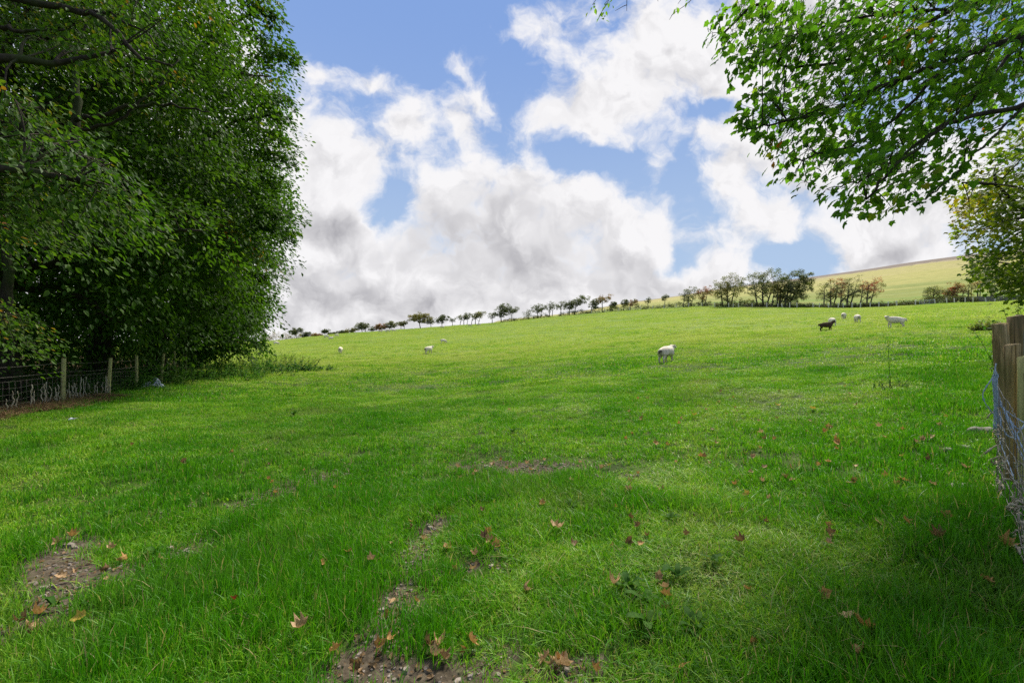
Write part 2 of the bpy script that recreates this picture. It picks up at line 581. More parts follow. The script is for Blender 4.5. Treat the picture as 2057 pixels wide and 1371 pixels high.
# ------------------------------------------------------------------ the lie of the land
_edge_px = np.array([-400, 400, 545, 640, 700, 800, 900, 1000, 1100, 1200, 1300, 1400, 1500, 1600, 1700, 1800, 1900, 2000, 2057, 2400])
_edge_py = np.array([690, 689, 684, 675, 669, 662, 655, 648, 637, 628, 621, 616, 616.5, 618, 618, 615, 610, 606, 603, 590])
_edge_d = np.array([150, 150, 150, 146, 143, 142, 146, 152, 158, 158, 150, 138, 124, 112, 107, 104, 100, 97, 95, 90])
_sky_px = np.array([-400, 930, 985, 1031, 1150, 1261, 1320, 1370, 1420, 1520, 1625, 1750, 1840, 1950, 2057, 2400])
_sky_py = np.array([700, 656, 646, 640, 628, 607, 599, 592, 583, 569, 556, 539, 525, 510, 498, 460])
_u = np.linspace(-1.15, 1.2, 236)
_pxu = _u * F + 1028.5
_su = np.interp(_u, [-1.15, -1, -.6, -.38, -.18, 0, .1, .34, .69, .84, 1.07, 1.2], [0, 0, -.007, -.0118, -.0135, .002, .010, .031, .0586, .085, .100, .104])
_k = np.sqrt(1 + _u * _u)
_thu = np.degrees(np.arctan(_u))
_ve = (685.5 - np.interp(_pxu, _edge_px, _edge_py)) / F
_de = np.interp(_pxu, _edge_px, _edge_d)
_ker = np.ones(9) / 9


def _sm(a):
    return np.convolve(np.pad(a, 4, mode='edge'), _ker, 'valid')


_de, _su = _sm(_de), _sm(_su)
_RE = _de * _k
_zE = _ve * _de
_sr = _su / _k
_cr = (_zE + EYE - _sr * _RE) / _RE ** 2
_vh = (685.5 - np.interp(_pxu, _sky_px, _sky_py)) / F
_eH = np.where(_pxu < 985, _ve - .012, _vh) / _k
TH = np.concatenate([[-180, -110, -75], _thu, [75, 110, 180]])
T_s = np.concatenate([[0, 0, 0], _sr, [.058, .035, 0]])
T_c = np.concatenate([[0, 0, 0], _cr, [.0001, 0, 0]])
T_R = np.concatenate([[150, 150, 150], _RE, [130, 150, 150]])
T_eH = np.concatenate([[-.03] * 3, _eH, [.08, 0.0, -.03]])


def land(x, y):
    """ground height and how far beyond the field edge (0 in the field, 1 at the hill's skyline)"""
    x = np.asarray(x, float); y = np.asarray(y, float)
    r = np.hypot(x, y) + 1e-6
    th = np.degrees(np.arctan2(x, y))
    s = np.interp(th, TH, T_s); c = np.interp(th, TH, T_c); R = np.interp(th, TH, T_R); eH = np.interp(th, TH, T_eH)
    rr = np.minimum(r, R)
    z0 = s * rr + c * rr * rr - EYE
    eE = z0 / np.maximum(rr, 1)
    t = np.clip((r - R) / 420.0, 0, None)
    e = np.where(t <= 1, eE + (eH - eE) * np.minimum(t, 1) ** .9, eH - .06 * (t - 1))
    z = np.where(r > R, e * r, z0) + EYE
    near = np.clip((60 - r) / 40, 0, 1)
    tus = (fbm(x * 1.3, y * 1.3, 5, 3) - .5) * .13 + (fbm(x * .35, y * .35, 9, 2) - .5) * .14
    far = np.clip((r - 25) / 40, 0, 1) * np.clip(1.2 - t * 3, 0, 1) * (fbm(x * .11, y * .11, 21, 3) - .5) * .35
    fade = np.clip((r - .3) / 2.0, 0, 1)
    return z + tus * near * fade + far * (t < .01), np.clip(t, 0, 1.5)


def H(x, y):
    return float(land(np.array([x]), np.array([y]))[0][0])


_dd = np.geomspace(.9, 420, 6000)


def ground_px(px, py):
    """where the sight line through a photo pixel meets the ground"""
    u, v = uv(px, py)
    z, _ = land(u * _dd, _dd)
    hit = np.nonzero(EYE + v * _dd <= z)[0]
    d = _dd[hit[0]] if len(hit) else _dd[-1]
    return np.array([u * d, d, float(land(np.array([u * d]), np.array([d]))[0][0])])


def at_px(px, py, d):
    u, v = uv(px, py)
    return np.array([u * d, d, EYE + v * d])


# bare, trodden earth: winding lines with a width, traced on the ground
TRACKS = [
    ([(735, 1371), (760, 1290), (790, 1215), (815, 1140), (850, 1085), (890, 1040)], .13),
    ([(700, 1371), (790, 1360), (880, 1365), (960, 1335)], .20),
    ([(900, 1150), (985, 1120), (1010, 1140)], .07),
    ([(20, 1275), (75, 1245), (130, 1185), (125, 1130), (160, 1090)], .20),
    ([(240, 1160), (300, 1130), (360, 1110), (400, 1085)], .16),
    ([(480, 1030), (550, 985), (640, 960), (720, 940)], .16),
    ([(940, 940), (1010, 935), (1090, 945), (1150, 935)], .28),
    ([(1080, 1371), (1130, 1360), (1180, 1371)], .12),
    ([(1640, 990), (1700, 985)], .05),
    ([(270, 1050), (330, 1030), (360, 1020)], .10),
    ([(1180, 965), (1260, 960)], .10),
]
TRACK_PTS = []
for pts, w in TRACKS:
    g = np.array([ground_px(*p)[:2] for p in pts])
    for a, b in zip(g[:-1], g[1:]):
        m = max(2, int(np.linalg.norm(b - a) / .08))
        for t in np.linspace(0, 1, m):
            q = a + (b - a) * t
            TRACK_PTS.append((q[0], q[1], w))
TRACK_PTS = np.array(TRACK_PTS)


def mud(x, y):
    x = np.asarray(x, float).ravel(); y = np.asarray(y, float).ravel()
    best = np.full(len(x), -9.0)
    sel = np.nonzero((np.hypot(x, y) < 16) & (y > 0))[0]
    wob = fbm(x[sel] * 5, y[sel] * 5, 31, 3) - .5
    for i in range(0, len(sel), 4000):
        s = sel[i:i + 4000]
        d = np.hypot(x[s][:, None] - TRACK_PTS[None, :, 0], y[s][:, None] - TRACK_PTS[None, :, 1])
        best[s] = (1.40 - d / TRACK_PTS[None, :, 2]).max(1)
    best[sel] += wob * 2.2
    return np.clip(best, 0, 1)


# left fence line
FENCE_L = np.array([[-10.6, 6.0], [-10.75, 8.5], [-11.35, 11.5], [-11.9, 13.4], [-12.4, 15.0], [-13.55, 17.5], [-14.5, 19.5], [-15.8, 22.0]])


def fence_x(y):
    return np.interp(y, [0, 6.0, 8.5, 11.5, 13.4, 15.0, 17.5, 19.5, 22.0, 32, 45, 80], [-10.5, -10.6, -10.75, -11.35, -11.9, -12.4, -13.55, -14.5, -15.8, -21, -37, -95])


def wood_x(y):
    return np.interp(y, [0, 6.0, 8.5, 11.5, 13.4, 15.0, 17.5, 19.5, 22.0, 40, 64], [-10.5, -10.6, -10.75, -11.35, -11.9, -12.4, -13.55, -14.5, -15.8, -25, -40])


def build_ground():
    th = np.radians(np.concatenate([np.arange(-180, -66, 4), np.arange(-66, 66.01, .6), np.arange(70, 180, 4)]))
    rr = np.concatenate([[.02], np.geomspace(.3, 160, 230), np.geomspace(165, 1800, 60)])
    A, R = np.meshgrid(th, rr)
    X = R * np.sin(A); Y = R * np.cos(A)
    Z, t = land(X, Y)
    n = len(th)
    acc = Acc()
    i = np.arange(len(rr) - 1)[:, None] * n; j = np.arange(n)[None]; k = (j + 1) % n
    Fq = np.stack([i + j, i + k, i + n + k, i + n + j], -1).reshape(-1, 4)[:, ::-1]
    acc.add(np.stack([X, Y, Z], -1).reshape(-1, 3), Fq)
    o = acc.obj('ground', GROUND)
    for nm, val in (('hill', t.ravel()), ('mud', mud(X, Y)), ('wood', np.clip((fence_x(Y.ravel()) + np.interp(Y.ravel(), [0, 11, 14, 60], [.6, .4, -.6, -.6]) + (fbm(X.ravel() * 1.5, Y.ravel() * 1.5, 3, 3) - .5) * 1.6 - X.ravel()) / .8, 0, 1) * (Y.ravel() > -12) * (Y.ravel() < 60))):
        a = o.data.attributes.new(nm, 'FLOAT', 'POINT')
        a.data.foreach_set('value', val.astype(np.float32))
    tag(o, 'rising pasture with worn muddy tracks below a pale moorland slope', 'field', kind='structure')


def ground_mat():
    m, n, out = material('ground_cover')
    geo = n.n('ShaderNodeNewGeometry')
    P = geo.outputs['Position']
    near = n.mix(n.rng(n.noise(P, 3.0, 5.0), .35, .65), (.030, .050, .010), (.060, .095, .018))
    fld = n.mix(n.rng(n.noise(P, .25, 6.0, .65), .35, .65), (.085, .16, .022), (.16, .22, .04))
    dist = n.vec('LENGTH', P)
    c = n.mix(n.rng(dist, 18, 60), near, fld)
    # trodden earth
    e = n.noise(P, 18.0, 6.0, .7)
    soil = n.mix(n.rng(e, .3, .7), (.046, .035, .023), (.118, .096, .066))
    c = n.mix(n.rng(n.attr('mud'), .25, .6), c, soil)
    lit = n.mix(n.rng(n.noise(P, 14.0, 5.0, .7), .35, .65), (.040, .026, .014), (.115, .070, .034))
    c = n.mix(n.attr('wood'), c, lit)
    # the moorland slope: bands of bent and rush that follow the contour
    h = n.attr('hill')
    sepp = n.n('ShaderNodeSeparateXYZ'); n.put(sepp.inputs[0], P)
    cbn = n.n('ShaderNodeCombineXYZ')
    n.put(cbn.inputs[0], n.math('MULTIPLY', sepp.outputs[0], .010))
    n.put(cbn.inputs[1], n.math('MULTIPLY', h, 16.0))
    n.put(cbn.inputs[2], n.math('MULTIPLY', sepp.outputs[1], .003))
    band = n.noise(cbn.outputs[0], 1.6, 6.0, .62)
    slope = n.ramp(n.math('MULTIPLY_ADD', n.math('SUBTRACT', band, .5), 1.35, h),
                   [(0, (.12, .20, .030)), (.10, (.13, .205, .032)), (.20, (.19, .20, .035)), (.32, (.17, .20, .045)), (.45, (.25, .25, .065)), (.70, (.31, .285, .085)), (.95, (.32, .28, .115)), (1, (.27, .22, .14))])
    fine = n.noise(P, .22, 5.0, .7)
    slope = n.mix(n.rng(fine, .4, .75), slope, n.vec('MULTIPLY', slope, (.72, .76, .62)))
    heath = n.rng(n.math('MULTIPLY_ADD', n.math('SUBTRACT', fine, .5), .14, h), .915, .945)
    slope = n.mix(heath, slope, (.15, .12, .092))
    c = n.mix(n.rng(h, .004, .02), c, slope)
    b = n.noise(P, 9.0, 5.0, .7)
    surf(n, out, c, .95, .1, bump=b, bump_s=.8, bump_d=.03)
    return m


GROUND = ground_mat()
build_ground()


# ------------------------------------------------------------------ grass
def grass_mat(name, lush, dry, drier):
    m, n, out = material(name)
    geo = n.n('ShaderNodeNewGeometry')
    P = geo.outputs['Position']
    t = n.attr('tint')
    a = n.noise(P, .9, 5.0, .6)
    b = n.noise(P, .10, 4.0, .6)
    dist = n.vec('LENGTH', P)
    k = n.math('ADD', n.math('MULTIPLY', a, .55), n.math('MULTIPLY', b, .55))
    k = n.math('ADD', k, n.rng(dist, 4, 50, -.10, .32))  # paler with distance: grazed turf, plus far sunlight put into the colour
    k = n.math('MULTIPLY_ADD', n.math('SUBTRACT', t, .5), .40, k)
    lu = n.n('ShaderNodeAttribute', attribute_name='lush', attribute_type='INSTANCER').outputs['Fac']
    k = n.math('MULTIPLY_ADD', n.math('SUBTRACT', .42, lu), .34, k)
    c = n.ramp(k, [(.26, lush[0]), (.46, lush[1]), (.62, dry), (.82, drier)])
    dull = n.noise(P, .33, 5.0, .65)
    c = n.mix(n.rng(dull, .50, .68, 0.0, .45), c, (.20, .235, .060))
    c = n.mix(n.rng(t, .962, .972), c, (.36, .29, .12))
    surf(n, out, c, .5, .25, trans=.38, tcolor=n.vec('MULTIPLY', c, (1.1, 1.25, .7)))
    return m


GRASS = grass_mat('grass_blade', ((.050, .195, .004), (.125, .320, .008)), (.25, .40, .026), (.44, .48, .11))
BROWN = plain('dead_bracken', (.16, .095, .045), (.27, .19, .09), 6, .8, .1, .0, trans=.2)


def blades(radius, n, h0, h1, w, seed, lay=0.55, tuft=0):
    rng = np.random.default_rng(seed)
    acc = Acc()
    if tuft:
        cc = rng.uniform(-1, 1, (tuft, 2)) * radius
        base = cc[rng.integers(0, tuft, n)] + rng.normal(0, radius * .10, (n, 2))
    else:
        a = rng.random(n) * 2 * math.pi; r = radius * np.sqrt(rng.random(n))
        base = np.stack([r * np.cos(a), r * np.sin(a)], -1)
    h = rng.uniform(h0, h1, n) * (.75 + .5 * fbm(base[:, 0] * 4 / radius, base[:, 1] * 4 / radius, seed, 2))
    az = rng.random(n) * 2 * math.pi
    L = np.stack([np.cos(az), np.sin(az)], -1)
    bend = rng.gamma(2.0, lay / 2, n)
    t = np.array([0, .38, .72, 1.0])
    rise = np.stack([t * 1.0 - .30 * np.minimum(bend, 1.5)[:, None] * t ** 2.4], 0)[0]
    z = h[:, None] * np.broadcast_to(rise, (n, 4))
    o = (h * bend)[:, None] * .75 * t ** 1.8
    x = base[:, :1] + L[:, :1] * o; y = base[:, 1:] + L[:, 1:] * o
    tw = rng.random(n) * math.pi
    sx, sy = np.cos(tw), np.sin(tw)
    ww = w * rng.uniform(.6, 1.3, n)
    wid = ww[:, None] * np.array([.5, .5, .36, 0])
    V = np.zeros((n, 7, 3))
    for q in range(3):
        for e, sg in ((0, 1), (1, -1)):
            V[:, q * 2 + e, 0] = x[:, q] + sg * wid[:, q] * sx
            V[:, q * 2 + e, 1] = y[:, q] + sg * wid[:, q] * sy
            V[:, q * 2 + e, 2] = z[:, q]
    V[:, 6] = np.stack([x[:, 3], y[:, 3], z[:, 3]], -1)
    V[:, :2, 2] -= .015
    i = np.arange(n)[:, None] * 7
    q1 = (i[:, :, None] + np.array([[0, 1, 3, 2], [2, 3, 5, 4]])[None]).reshape(-1, 4)
    q2 = (i + np.array([[4, 5, 6]])).reshape(-1, 3)
    tint = rng.random(n)
    acc.add(V.reshape(-1, 3), [q1], np.repeat(tint, 2))
    acc.F[3].append(q2); acc.T[3].append(tint)
    return acc


def scatter_object(name, pts, nrm, scale, idx, protos, mat, label, cat, seed, lush=None):
    """points that carry an instance each: one object of kind stuff"""
    rng = np.random.default_rng(seed)
    n = len(pts)
    a = rng.random(n) * 2 * math.pi
    N = unit(nrm)
    X = unit(np.cross(np.broadcast_to([0, 1.0, 0], N.shape), N)); Y = np.cross(N, X)
    ca, sa = np.cos(a)[:, None], np.sin(a)[:, None]
    bx, by = X * ca + Y * sa, -X * sa + Y * ca
    rot = np.stack([np.arctan2(by[:, 2], N[:, 2]), -np.arcsin(np.clip(bx[:, 2], -1, 1)), np.arctan2(bx[:, 1], bx[:, 0])], -1)
    me = bpy.data.meshes.new(name)
    me.vertices.add(n)
    me.vertices.foreach_set('co', pts.astype(np.float32).ravel())
    for nm, ty, val in (('rot', 'FLOAT_VECTOR', rot), ('scl', 'FLOAT_VECTOR', scale), ('idx', 'INT', idx)):
        at = me.attributes.new(nm, ty, 'POINT')
        if ty == 'INT':
            at.data.foreach_set('value', val.astype(np.int32))
        else:
            at.data.foreach_set('vector', val.astype(np.float32).ravel())
    at = me.attributes.new('lush', 'FLOAT', 'POINT')
    at.data.foreach_set('value', (lush if lush is not None else np.full(n, .5)).astype(np.float32))
    me.materials.append(mat)
    o = bpy.data.objects.new(name, me)
    COL.objects.link(o)
    src = bpy.data.collections.new(name + '_tufts')
    for k, acc in enumerate(protos):
        src.objects.link(bpy.data.objects.new('%s_tuft_%02d' % (name, k), acc.mesh('tuft', mat, True)))
    g = bpy.data.node_groups.new(name + '_scatter', 'GeometryNodeTree')
    g.interface.new_socket('Geometry', in_out='INPUT', socket_type='NodeSocketGeometry')
    g.interface.new_socket('Geometry', in_out='OUTPUT', socket_type='NodeSocketGeometry')
    gi = g.nodes.new('NodeGroupInput'); go = g.nodes.new('NodeGroupOutput')
    ci = g.nodes.new('GeometryNodeCollectionInfo')
    ci.inputs['Collection'].default_value = src
    ci.inputs['Separate Children'].default_value = True
    ci.inputs['Reset Children'].default_value = True
    ip = g.nodes.new('GeometryNodeInstanceOnPoints')
    ip.inputs['Pick Instance'].default_value = True

    def named(nm, ty):
        nd = g.nodes.new('GeometryNodeInputNamedAttribute')
        nd.data_type = ty
        nd.inputs['Name'].default_value = nm
        return [s for s in nd.outputs if s.enabled][0]
    er = g.nodes.new('FunctionNodeEulerToRotation')
    L = g.links.new
    L(gi.outputs[0], ip.inputs['Points'])
    L(ci.outputs[0], ip.inputs['Instance'])
    L(named('idx', 'INT'), ip.inputs['Instance Index'])
    L(named('rot', 'FLOAT_VECTOR'), er.inputs[0])
    L(er.outputs[0], ip.inputs['Rotation'])
    L(named('scl', 'FLOAT_VECTOR'), ip.inputs['Scale'])
    L(ip.outputs[0], go.inputs[0])
    md = o.modifiers.new('scatter', 'NODES')
    md.node_group = g
    tag(o, label, cat, kind='stuff')
    return o


def normals(x, y, e=.15):
    zx = (land(x + e, y)[0] - land(x - e, y)[0]) / (2 * e)
    zy = (land(x, y + e)[0] - land(x, y - e)[0]) / (2 * e)
    return unit(np.stack([-zx, -zy, np.ones_like(zx)], -1))


def in_view(x, y, m=1.25):
    return (y > .3) & (np.abs(x) < y * m + 1.6)


def jitter_grid(r0, r1, step, rng):
    k = int(r1 / step) + 1
    gx, gy = np.meshgrid(np.arange(-k, k + 1) * step, np.arange(0, k + 1) * step)
    x = gx.ravel() + rng.uniform(-.5, .5, gx.size) * step
    y = gy.ravel() + rng.uniform(-.5, .5, gx.size) * step
    r = np.hypot(x, y)
    s = (r >= r0) & (r < r1) & in_view(x, y)
    return x[s], y[s]


def length_field(x, y):
    """longer sward on the left and along the right-hand fence, grazed short in the middle"""
    d = np.hypot(x, y)
    l = .46 + .75 * (fbm(x * .8, y * .8, 77, 3) - .35)
    l = l + .30 * np.exp(-((x + 1.6) / 1.3) ** 2 - ((y - 2.6) / 1.6) ** 2) + .35 * np.exp(-((x - y * .95) / .6) ** 2) + .25 * np.exp(-((x + 3.5) / 2.0) ** 2 - ((y - 7) / 3.0) ** 2)
    l = l - .18 * np.exp(-((x - 1.6) / 1.0) ** 2 - ((y - 4.5) / 2.5) ** 2)
    w = np.clip((d - 8) / 10, 0, 1)
    t = (.55 * fbm(x * 4.2, y * 4.2, 58, 3) + .45 * fbm(x * 1.7, y * 1.7, 57, 2)) * (1 - w) + fbm(x * 1.25, y * 1.25, 59, 4) * w
    t = np.clip((t - .36) / .26, 0, 1)
    l = l * (.58 + .80 * t * t * (3 - 2 * t))
    return np.clip(l, .25, 1.6)


def grow():
    rng = np.random.default_rng(4)
    bands = [
        ('near_grass', .9, 5.2, .132, .19, [blades(.19, 200, .07, .17, .0046, s) for s in range(6)]),
        ('middle_grass', 5.0, 16, .30, .40, [blades(.42, 420, .05, .105, .0062, 20 + s, tuft=26) for s in range(5)]),
        ('field_grass', 15.5, 48, .85, 1.1, [blades(1.15, 620, .05, .11, .016, 40 + s, tuft=40) for s in range(4)]),
        ('far_grass', 47, 170, 2.6, 3.2, [blades(3.2, 800, .05, .12, .045, 60 + s, tuft=60) for s in range(4)]),
    ]
    for name, r0, r1, step, rad, protos in bands:
        x, y = jitter_grid(r0, r1, step, rng)
        z, t = land(x, y)
        keep = (t < .004) & (x > fence_x(y) + rng.normal(.10, .35, len(x)) + np.where(y < 13, .30, -.4))
        m = mud(x, y)
        keep &= rng.random(len(x)) > m * 1.7
        x, y, z, m = x[keep], y[keep], z[keep], m[keep]
        l = length_field(x, y) * (1 - .45 * m)
        l *= rng.uniform(.85, 1.15, len(x))
        sx = rng.uniform(.9, 1.1, len(x))
        scl = np.stack([sx, sx, l], -1)
        e = .15 if r1 < 60 else 1.0
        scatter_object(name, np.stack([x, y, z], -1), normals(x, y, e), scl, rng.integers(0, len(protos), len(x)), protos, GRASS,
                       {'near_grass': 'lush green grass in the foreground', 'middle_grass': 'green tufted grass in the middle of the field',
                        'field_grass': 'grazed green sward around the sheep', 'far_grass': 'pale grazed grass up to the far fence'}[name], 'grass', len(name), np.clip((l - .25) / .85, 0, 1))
    # a strip of dead bracken litter along the foot of the left fence
    y = rng.uniform(5, 13.0, 430)
    x = fence_x(y) + rng.normal(.20, .32, 430)
    z, _ = land(x, y)
    ok = (vnoise(x * .9, y * .9, 8) > .42)
    x, y, z = x[ok], y[ok], z[ok]
    s = rng.uniform(.7, 1.3, (len(x), 1)) * np.array([[1, 1, .8]])
    scatter_object('dead_bracken', np.stack([x, y, z], -1), normals(x, y), s, rng.integers(0, 2, len(x)), [blades(.3, 90, .08, .2, .012, 90, lay=1.2), blades(.3, 90, .06, .16, .014, 91, lay=1.4)], BROWN,
                   'brown dead bracken and litter at the foot of the fence', 'litter', 5)
    # darker rank tussocks the sheep leave alone
    x, y = jitter_grid(9, 75, 1.7, rng)
    z, t = land(x, y)
    ok = (t < .004) & (x > fence_x(y) + 1.5) & (fbm(x * .22, y * .22, 91, 3) + rng.normal(0, .08, len(x)) > .56)
    x, y, z = x[ok], y[ok], z[ok]
    s = rng.uniform(.6, 1.25, (len(x), 1)) * np.array([[1, 1, .85]]) * np.clip(.6 + np.hypot(x, y)[:, None] / 50, .6, 1.7)
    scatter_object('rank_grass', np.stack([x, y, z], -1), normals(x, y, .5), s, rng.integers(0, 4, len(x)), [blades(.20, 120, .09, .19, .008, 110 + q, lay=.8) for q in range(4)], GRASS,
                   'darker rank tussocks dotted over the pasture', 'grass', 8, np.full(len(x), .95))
    # seeding straw stalks
    pts = []
    for (cx, cy, k, sp) in [(1440, 930, 22, .5), (1740, 1180, 7, .5), (1900, 1180, 7, .4), (1560, 1180, 6, .6), (1300, 1190, 3, .5), (1790, 1330, 5, .3), (1100, 1100, 2, .6)]:
        g = ground_px(cx, cy)
        for _ in range(k):
            px, py = g[:2] + rng.normal(0, sp, 2)
            pts.append((px, py, H(px, py)))
    pts = np.array(pts)
    n = len(pts)
    s = rng.uniform(.7, 1.2, (n, 1)) * np.ones((1, 3))
    scatter_object('straw_stalk', pts, normals(pts[:, 0], pts[:, 1]), s, rng.integers(0, 3, n), [blades(.05, 2, .16, .30, .0026, 95 + q, lay=.9) for q in range(3)], STRAW,
                   'dry straw stalks standing above the green sward', 'grass', 6)


grow()


# ------------------------------------------------------------------ the big trees
# right-hand outline of the left wood in the photograph: crowns are thinned beyond it
SIL_Y = np.array([-2000, -300, 0, 60, 95, 130, 200, 290, 340, 380, 400, 435, 480, 520, 560, 600, 650, 690, 705, 716, 730])
SIL_X = np.array([560, 560, 556, 575, 600, 578, 585, 603, 592, 578, 600, 605, 580, 572, 552, 545, 527, 530, 470, 400, 250])


def clip_left(C, R=.6):
    d = np.maximum(C[:, 1], .5)
    px = C[:, 0] / d * F + 1028.5
    py = 685.5 - (C[:, 2] - EYE) / d * F
    lim = np.interp(py, SIL_Y, SIL_X) - .58 * R * F / d
    return (px < lim) & ((py < 728) | (C[:, 0] < wood_x(C[:, 1]) - 1.0))


def sample_crown(ell, n, rng, shell=.45):
    """n points in a set of ellipsoids, most of them towards the outside"""
    ell = np.array(ell, float)
    vol = np.prod(ell[:, 3:], 1) ** .75
    k = rng.choice(len(ell), n, p=vol / vol.sum())
    d = unit(rng.normal(0, 1, (n, 3)))
    r = rng.random(n) ** shell
    P = ell[k, :3] + d * r[:, None] * ell[k, 3:]
    out = unit(d / ell[k, 3:] * ell[k, 3:].mean(1, keepdims=True))
    return P, out, r


def branches(wood, base, top, r0, C, n_limbs, rng, low=.18, twig=.012, lean=None, sides=8, gap=1.0):
    """trunk, limbs that sweep out to a spread of crown points, and a branch to every spray"""
    base = np.asarray(base, float); top = np.asarray(top, float)
    m = 14
    t = np.linspace(0, 1, m)
    tr = base + (top - base) * t[:, None]
    if lean is not None:
        tr = bez(base, lean, top, m)
    wob = np.cumsum(rng.normal(0, .05 * r0 * 2, (m, 2)), 0) * (t * (1 - t) * 3)[:, None]
    tr[:, :2] += wob
    flare = 1 + .7 * np.exp(-t * 22)
    tube(wood, tr, r0 * flare * (1 - .82 * t) + .01, sides + 4)
    nodes = [tr]; nr = [r0 * (1 - .82 * t) + .01]
    pick = C[rng.choice(len(C), min(len(C), n_limbs * 6), replace=False)]
    chosen = [pick[0]]
    for _ in range(min(n_limbs, len(pick)) - 1):
        dd = np.min([np.linalg.norm(pick - c, axis=1) for c in chosen], 0)
        chosen.append(pick[np.argmax(dd)])
    for c in chosen:
        hd = np.linalg.norm(c[:2] - base[:2])
        h = np.clip((c[2] - base[2] - .55 * hd) / max(top[2] - base[2], .1), low, .93)
        i = h * (m - 1); i0 = int(i); f = i - i0
        s = tr[i0] * (1 - f) + tr[min(i0 + 1, m - 1)] * f
        ctrl = s * .45 + c * .55
        ctrl[2] = max(s[2], c[2]) * .6 + .4 * (s[2] + .5 * np.linalg.norm(c[:2] - s[:2]))
        pts = bez(s, ctrl, c, 9)
        pts[1:-1] += rng.normal(0, .03 * np.linalg.norm(c - s), (7, 3)) * .6
        rb = max(.03, r0 * (1 - .8 * h) * .52)
        rad = rb * (1 - .86 * np.linspace(0, 1, 9)) + twig * .6
        tube(wood, pts, rad, sides)
        nodes.append(pts[1:]); nr.append(rad[1:])
    N = np.concatenate(nodes); R = np.concatenate(nr)
    order = np.argsort(np.min(np.linalg.norm(C[:, None, :] - N[None, ::3], axis=2), 1)) if len(C) < 3000 else np.arange(len(C))
    for q in order:
        c = C[q]
        dd = np.linalg.norm(N - c, axis=1) + .5 * np.maximum(N[:, 2] - c[2], 0)
        i = int(np.argmin(dd))
        s = N[i]
        L = np.linalg.norm(c - s)
        if L < .08:
            continue
        ctrl = (s + c) / 2 + np.array([0, 0, .12 * L]) + rng.normal(0, .08 * L, 3)
        pts = bez(s, ctrl, c, 5)
        rb = min(R[i] * .7, twig * (1 + L * .9))
        rad = rb * (1 - .7 * np.linspace(0, 1, 5))
        tube(wood, pts, rad, 4, cap=False)
        if L > gap:
            N = np.vstack([N, pts[2:4]]); R = np.concatenate([R, rad[2:4]])


def twigs(wood, C, pos, rng, k=3, r=.004):
    for q in range(len(C)):
        for j in rng.choice(pos.shape[1], k, replace=False):
            e = pos[q, j]
            mid = (C[q] + e) / 2 + rng.normal(0, .04, 3)
            tube(wood, np.array([C[q], mid, e]), [r * 1.4, r, r * .5], 3, cap=False)


def big_tree(name, label, cat, base, height, r0, ell, n_sprays, n_leaf, size, R, seed, mat, shape='oval', clip=None, n_limbs=16,
             bark_m=None, tint_fn=None, group=None, low=.18, extra=None, droop=.45, flat=.11, twig_k=0, limbs=None, extra_R=1.0, shell=.42, trunk=True, wood_every=1, lean=None):
    rng = np.random.default_rng(seed)
    z = H(base[0], base[1])
    base = np.array([base[0], base[1], z - .15])
    C, out, r = sample_crown(ell, n_sprays, rng, shell)
    if extra is not None:
        C = np.vstack([C, extra[0]]); out = np.vstack([out, extra[1]]); r = np.concatenate([r, np.ones(len(extra[0]))])
    ok = C[:, 2] > land(C[:, 0], C[:, 1])[0] + .35
    if clip is not None:
        own = np.arange(len(C)) >= n_sprays               # sprays laid out by hand are kept
        ok &= clip(C) | (own & (extra is not None))
    Rs = np.where(np.arange(len(C)) >= n_sprays, extra_R, 1.0)[ok]
    C, out, r = C[ok], out[ok], r[ok]
    t = thing(name, base, label, cat, group)
    wood = Acc()
    top = np.array([base[0] + rng.normal(0, .4), base[1] + rng.normal(0, .4), z + height * .93])
    branches(wood, base, top, r0, C[::wood_every], n_limbs, rng, low, lean=lean)
    for pts, rad in (limbs or []):
        p = np.array([at_px(*q) for q in pts])
        tt = np.linspace(0, 1, len(p)); ts = np.linspace(0, 1, 20)
        q = np.stack([np.interp(ts, tt, p[:, k]) for k in range(3)], -1)
        q[1:-1] = (q[:-2] + 2 * q[1:-1] + q[2:]) / 4
        q[1:-1] += rng.normal(0, .02, (18, 3))
        tube(wood, q, rad * (1 - .8 * ts) + .004, 7)
    crown = Acc()
    tint = tint_fn(C, out, r, rng) if tint_fn is not None else np.clip(.34 + rng.normal(0, .12, len(C)), 0, 1)
    pos = sprays(crown, C, out, R * Rs * rng.uniform(.75, 1.25, len(C)), n_leaf, size, shape, flat, droop, tint, rng=rng)
    if twig_k:
        twigs(wood, C, pos, rng, twig_k)
    shift(wood, base).obj('trunk', bark_m or BARK, t)
    shift(crown, base).obj('crown', mat, t, smooth=False)
    return t


def left_tint(C, out, r, rng):
    t = .30 + rng.normal(0, .13, len(C)) + .06 * (out[:, 2] > .2)
    t = np.where(rng.random(len(C)) < .05, t + rng.uniform(.2, .5, len(C)), t)
    return np.clip(t, 0, .97)


def ragged_boughs(d0, rows, seed):
    rng = np.random.default_rng(seed)
    P, O = [], []
    for (x0, y0, x1, y1) in rows:
        n = max(3, int(math.hypot(x1 - x0, y1 - y0) / 14))
        for q in range(n):
            f = (q + .5) / n
            P.append(at_px(x0 + (x1 - x0) * f - 10, y0 + (y1 - y0) * f + rng.normal(0, 7) * (1.3 - f), d0 + rng.normal(0, .3)))
            O.append((.9, .1, .1))
    return np.array(P), unit(np.array(O))


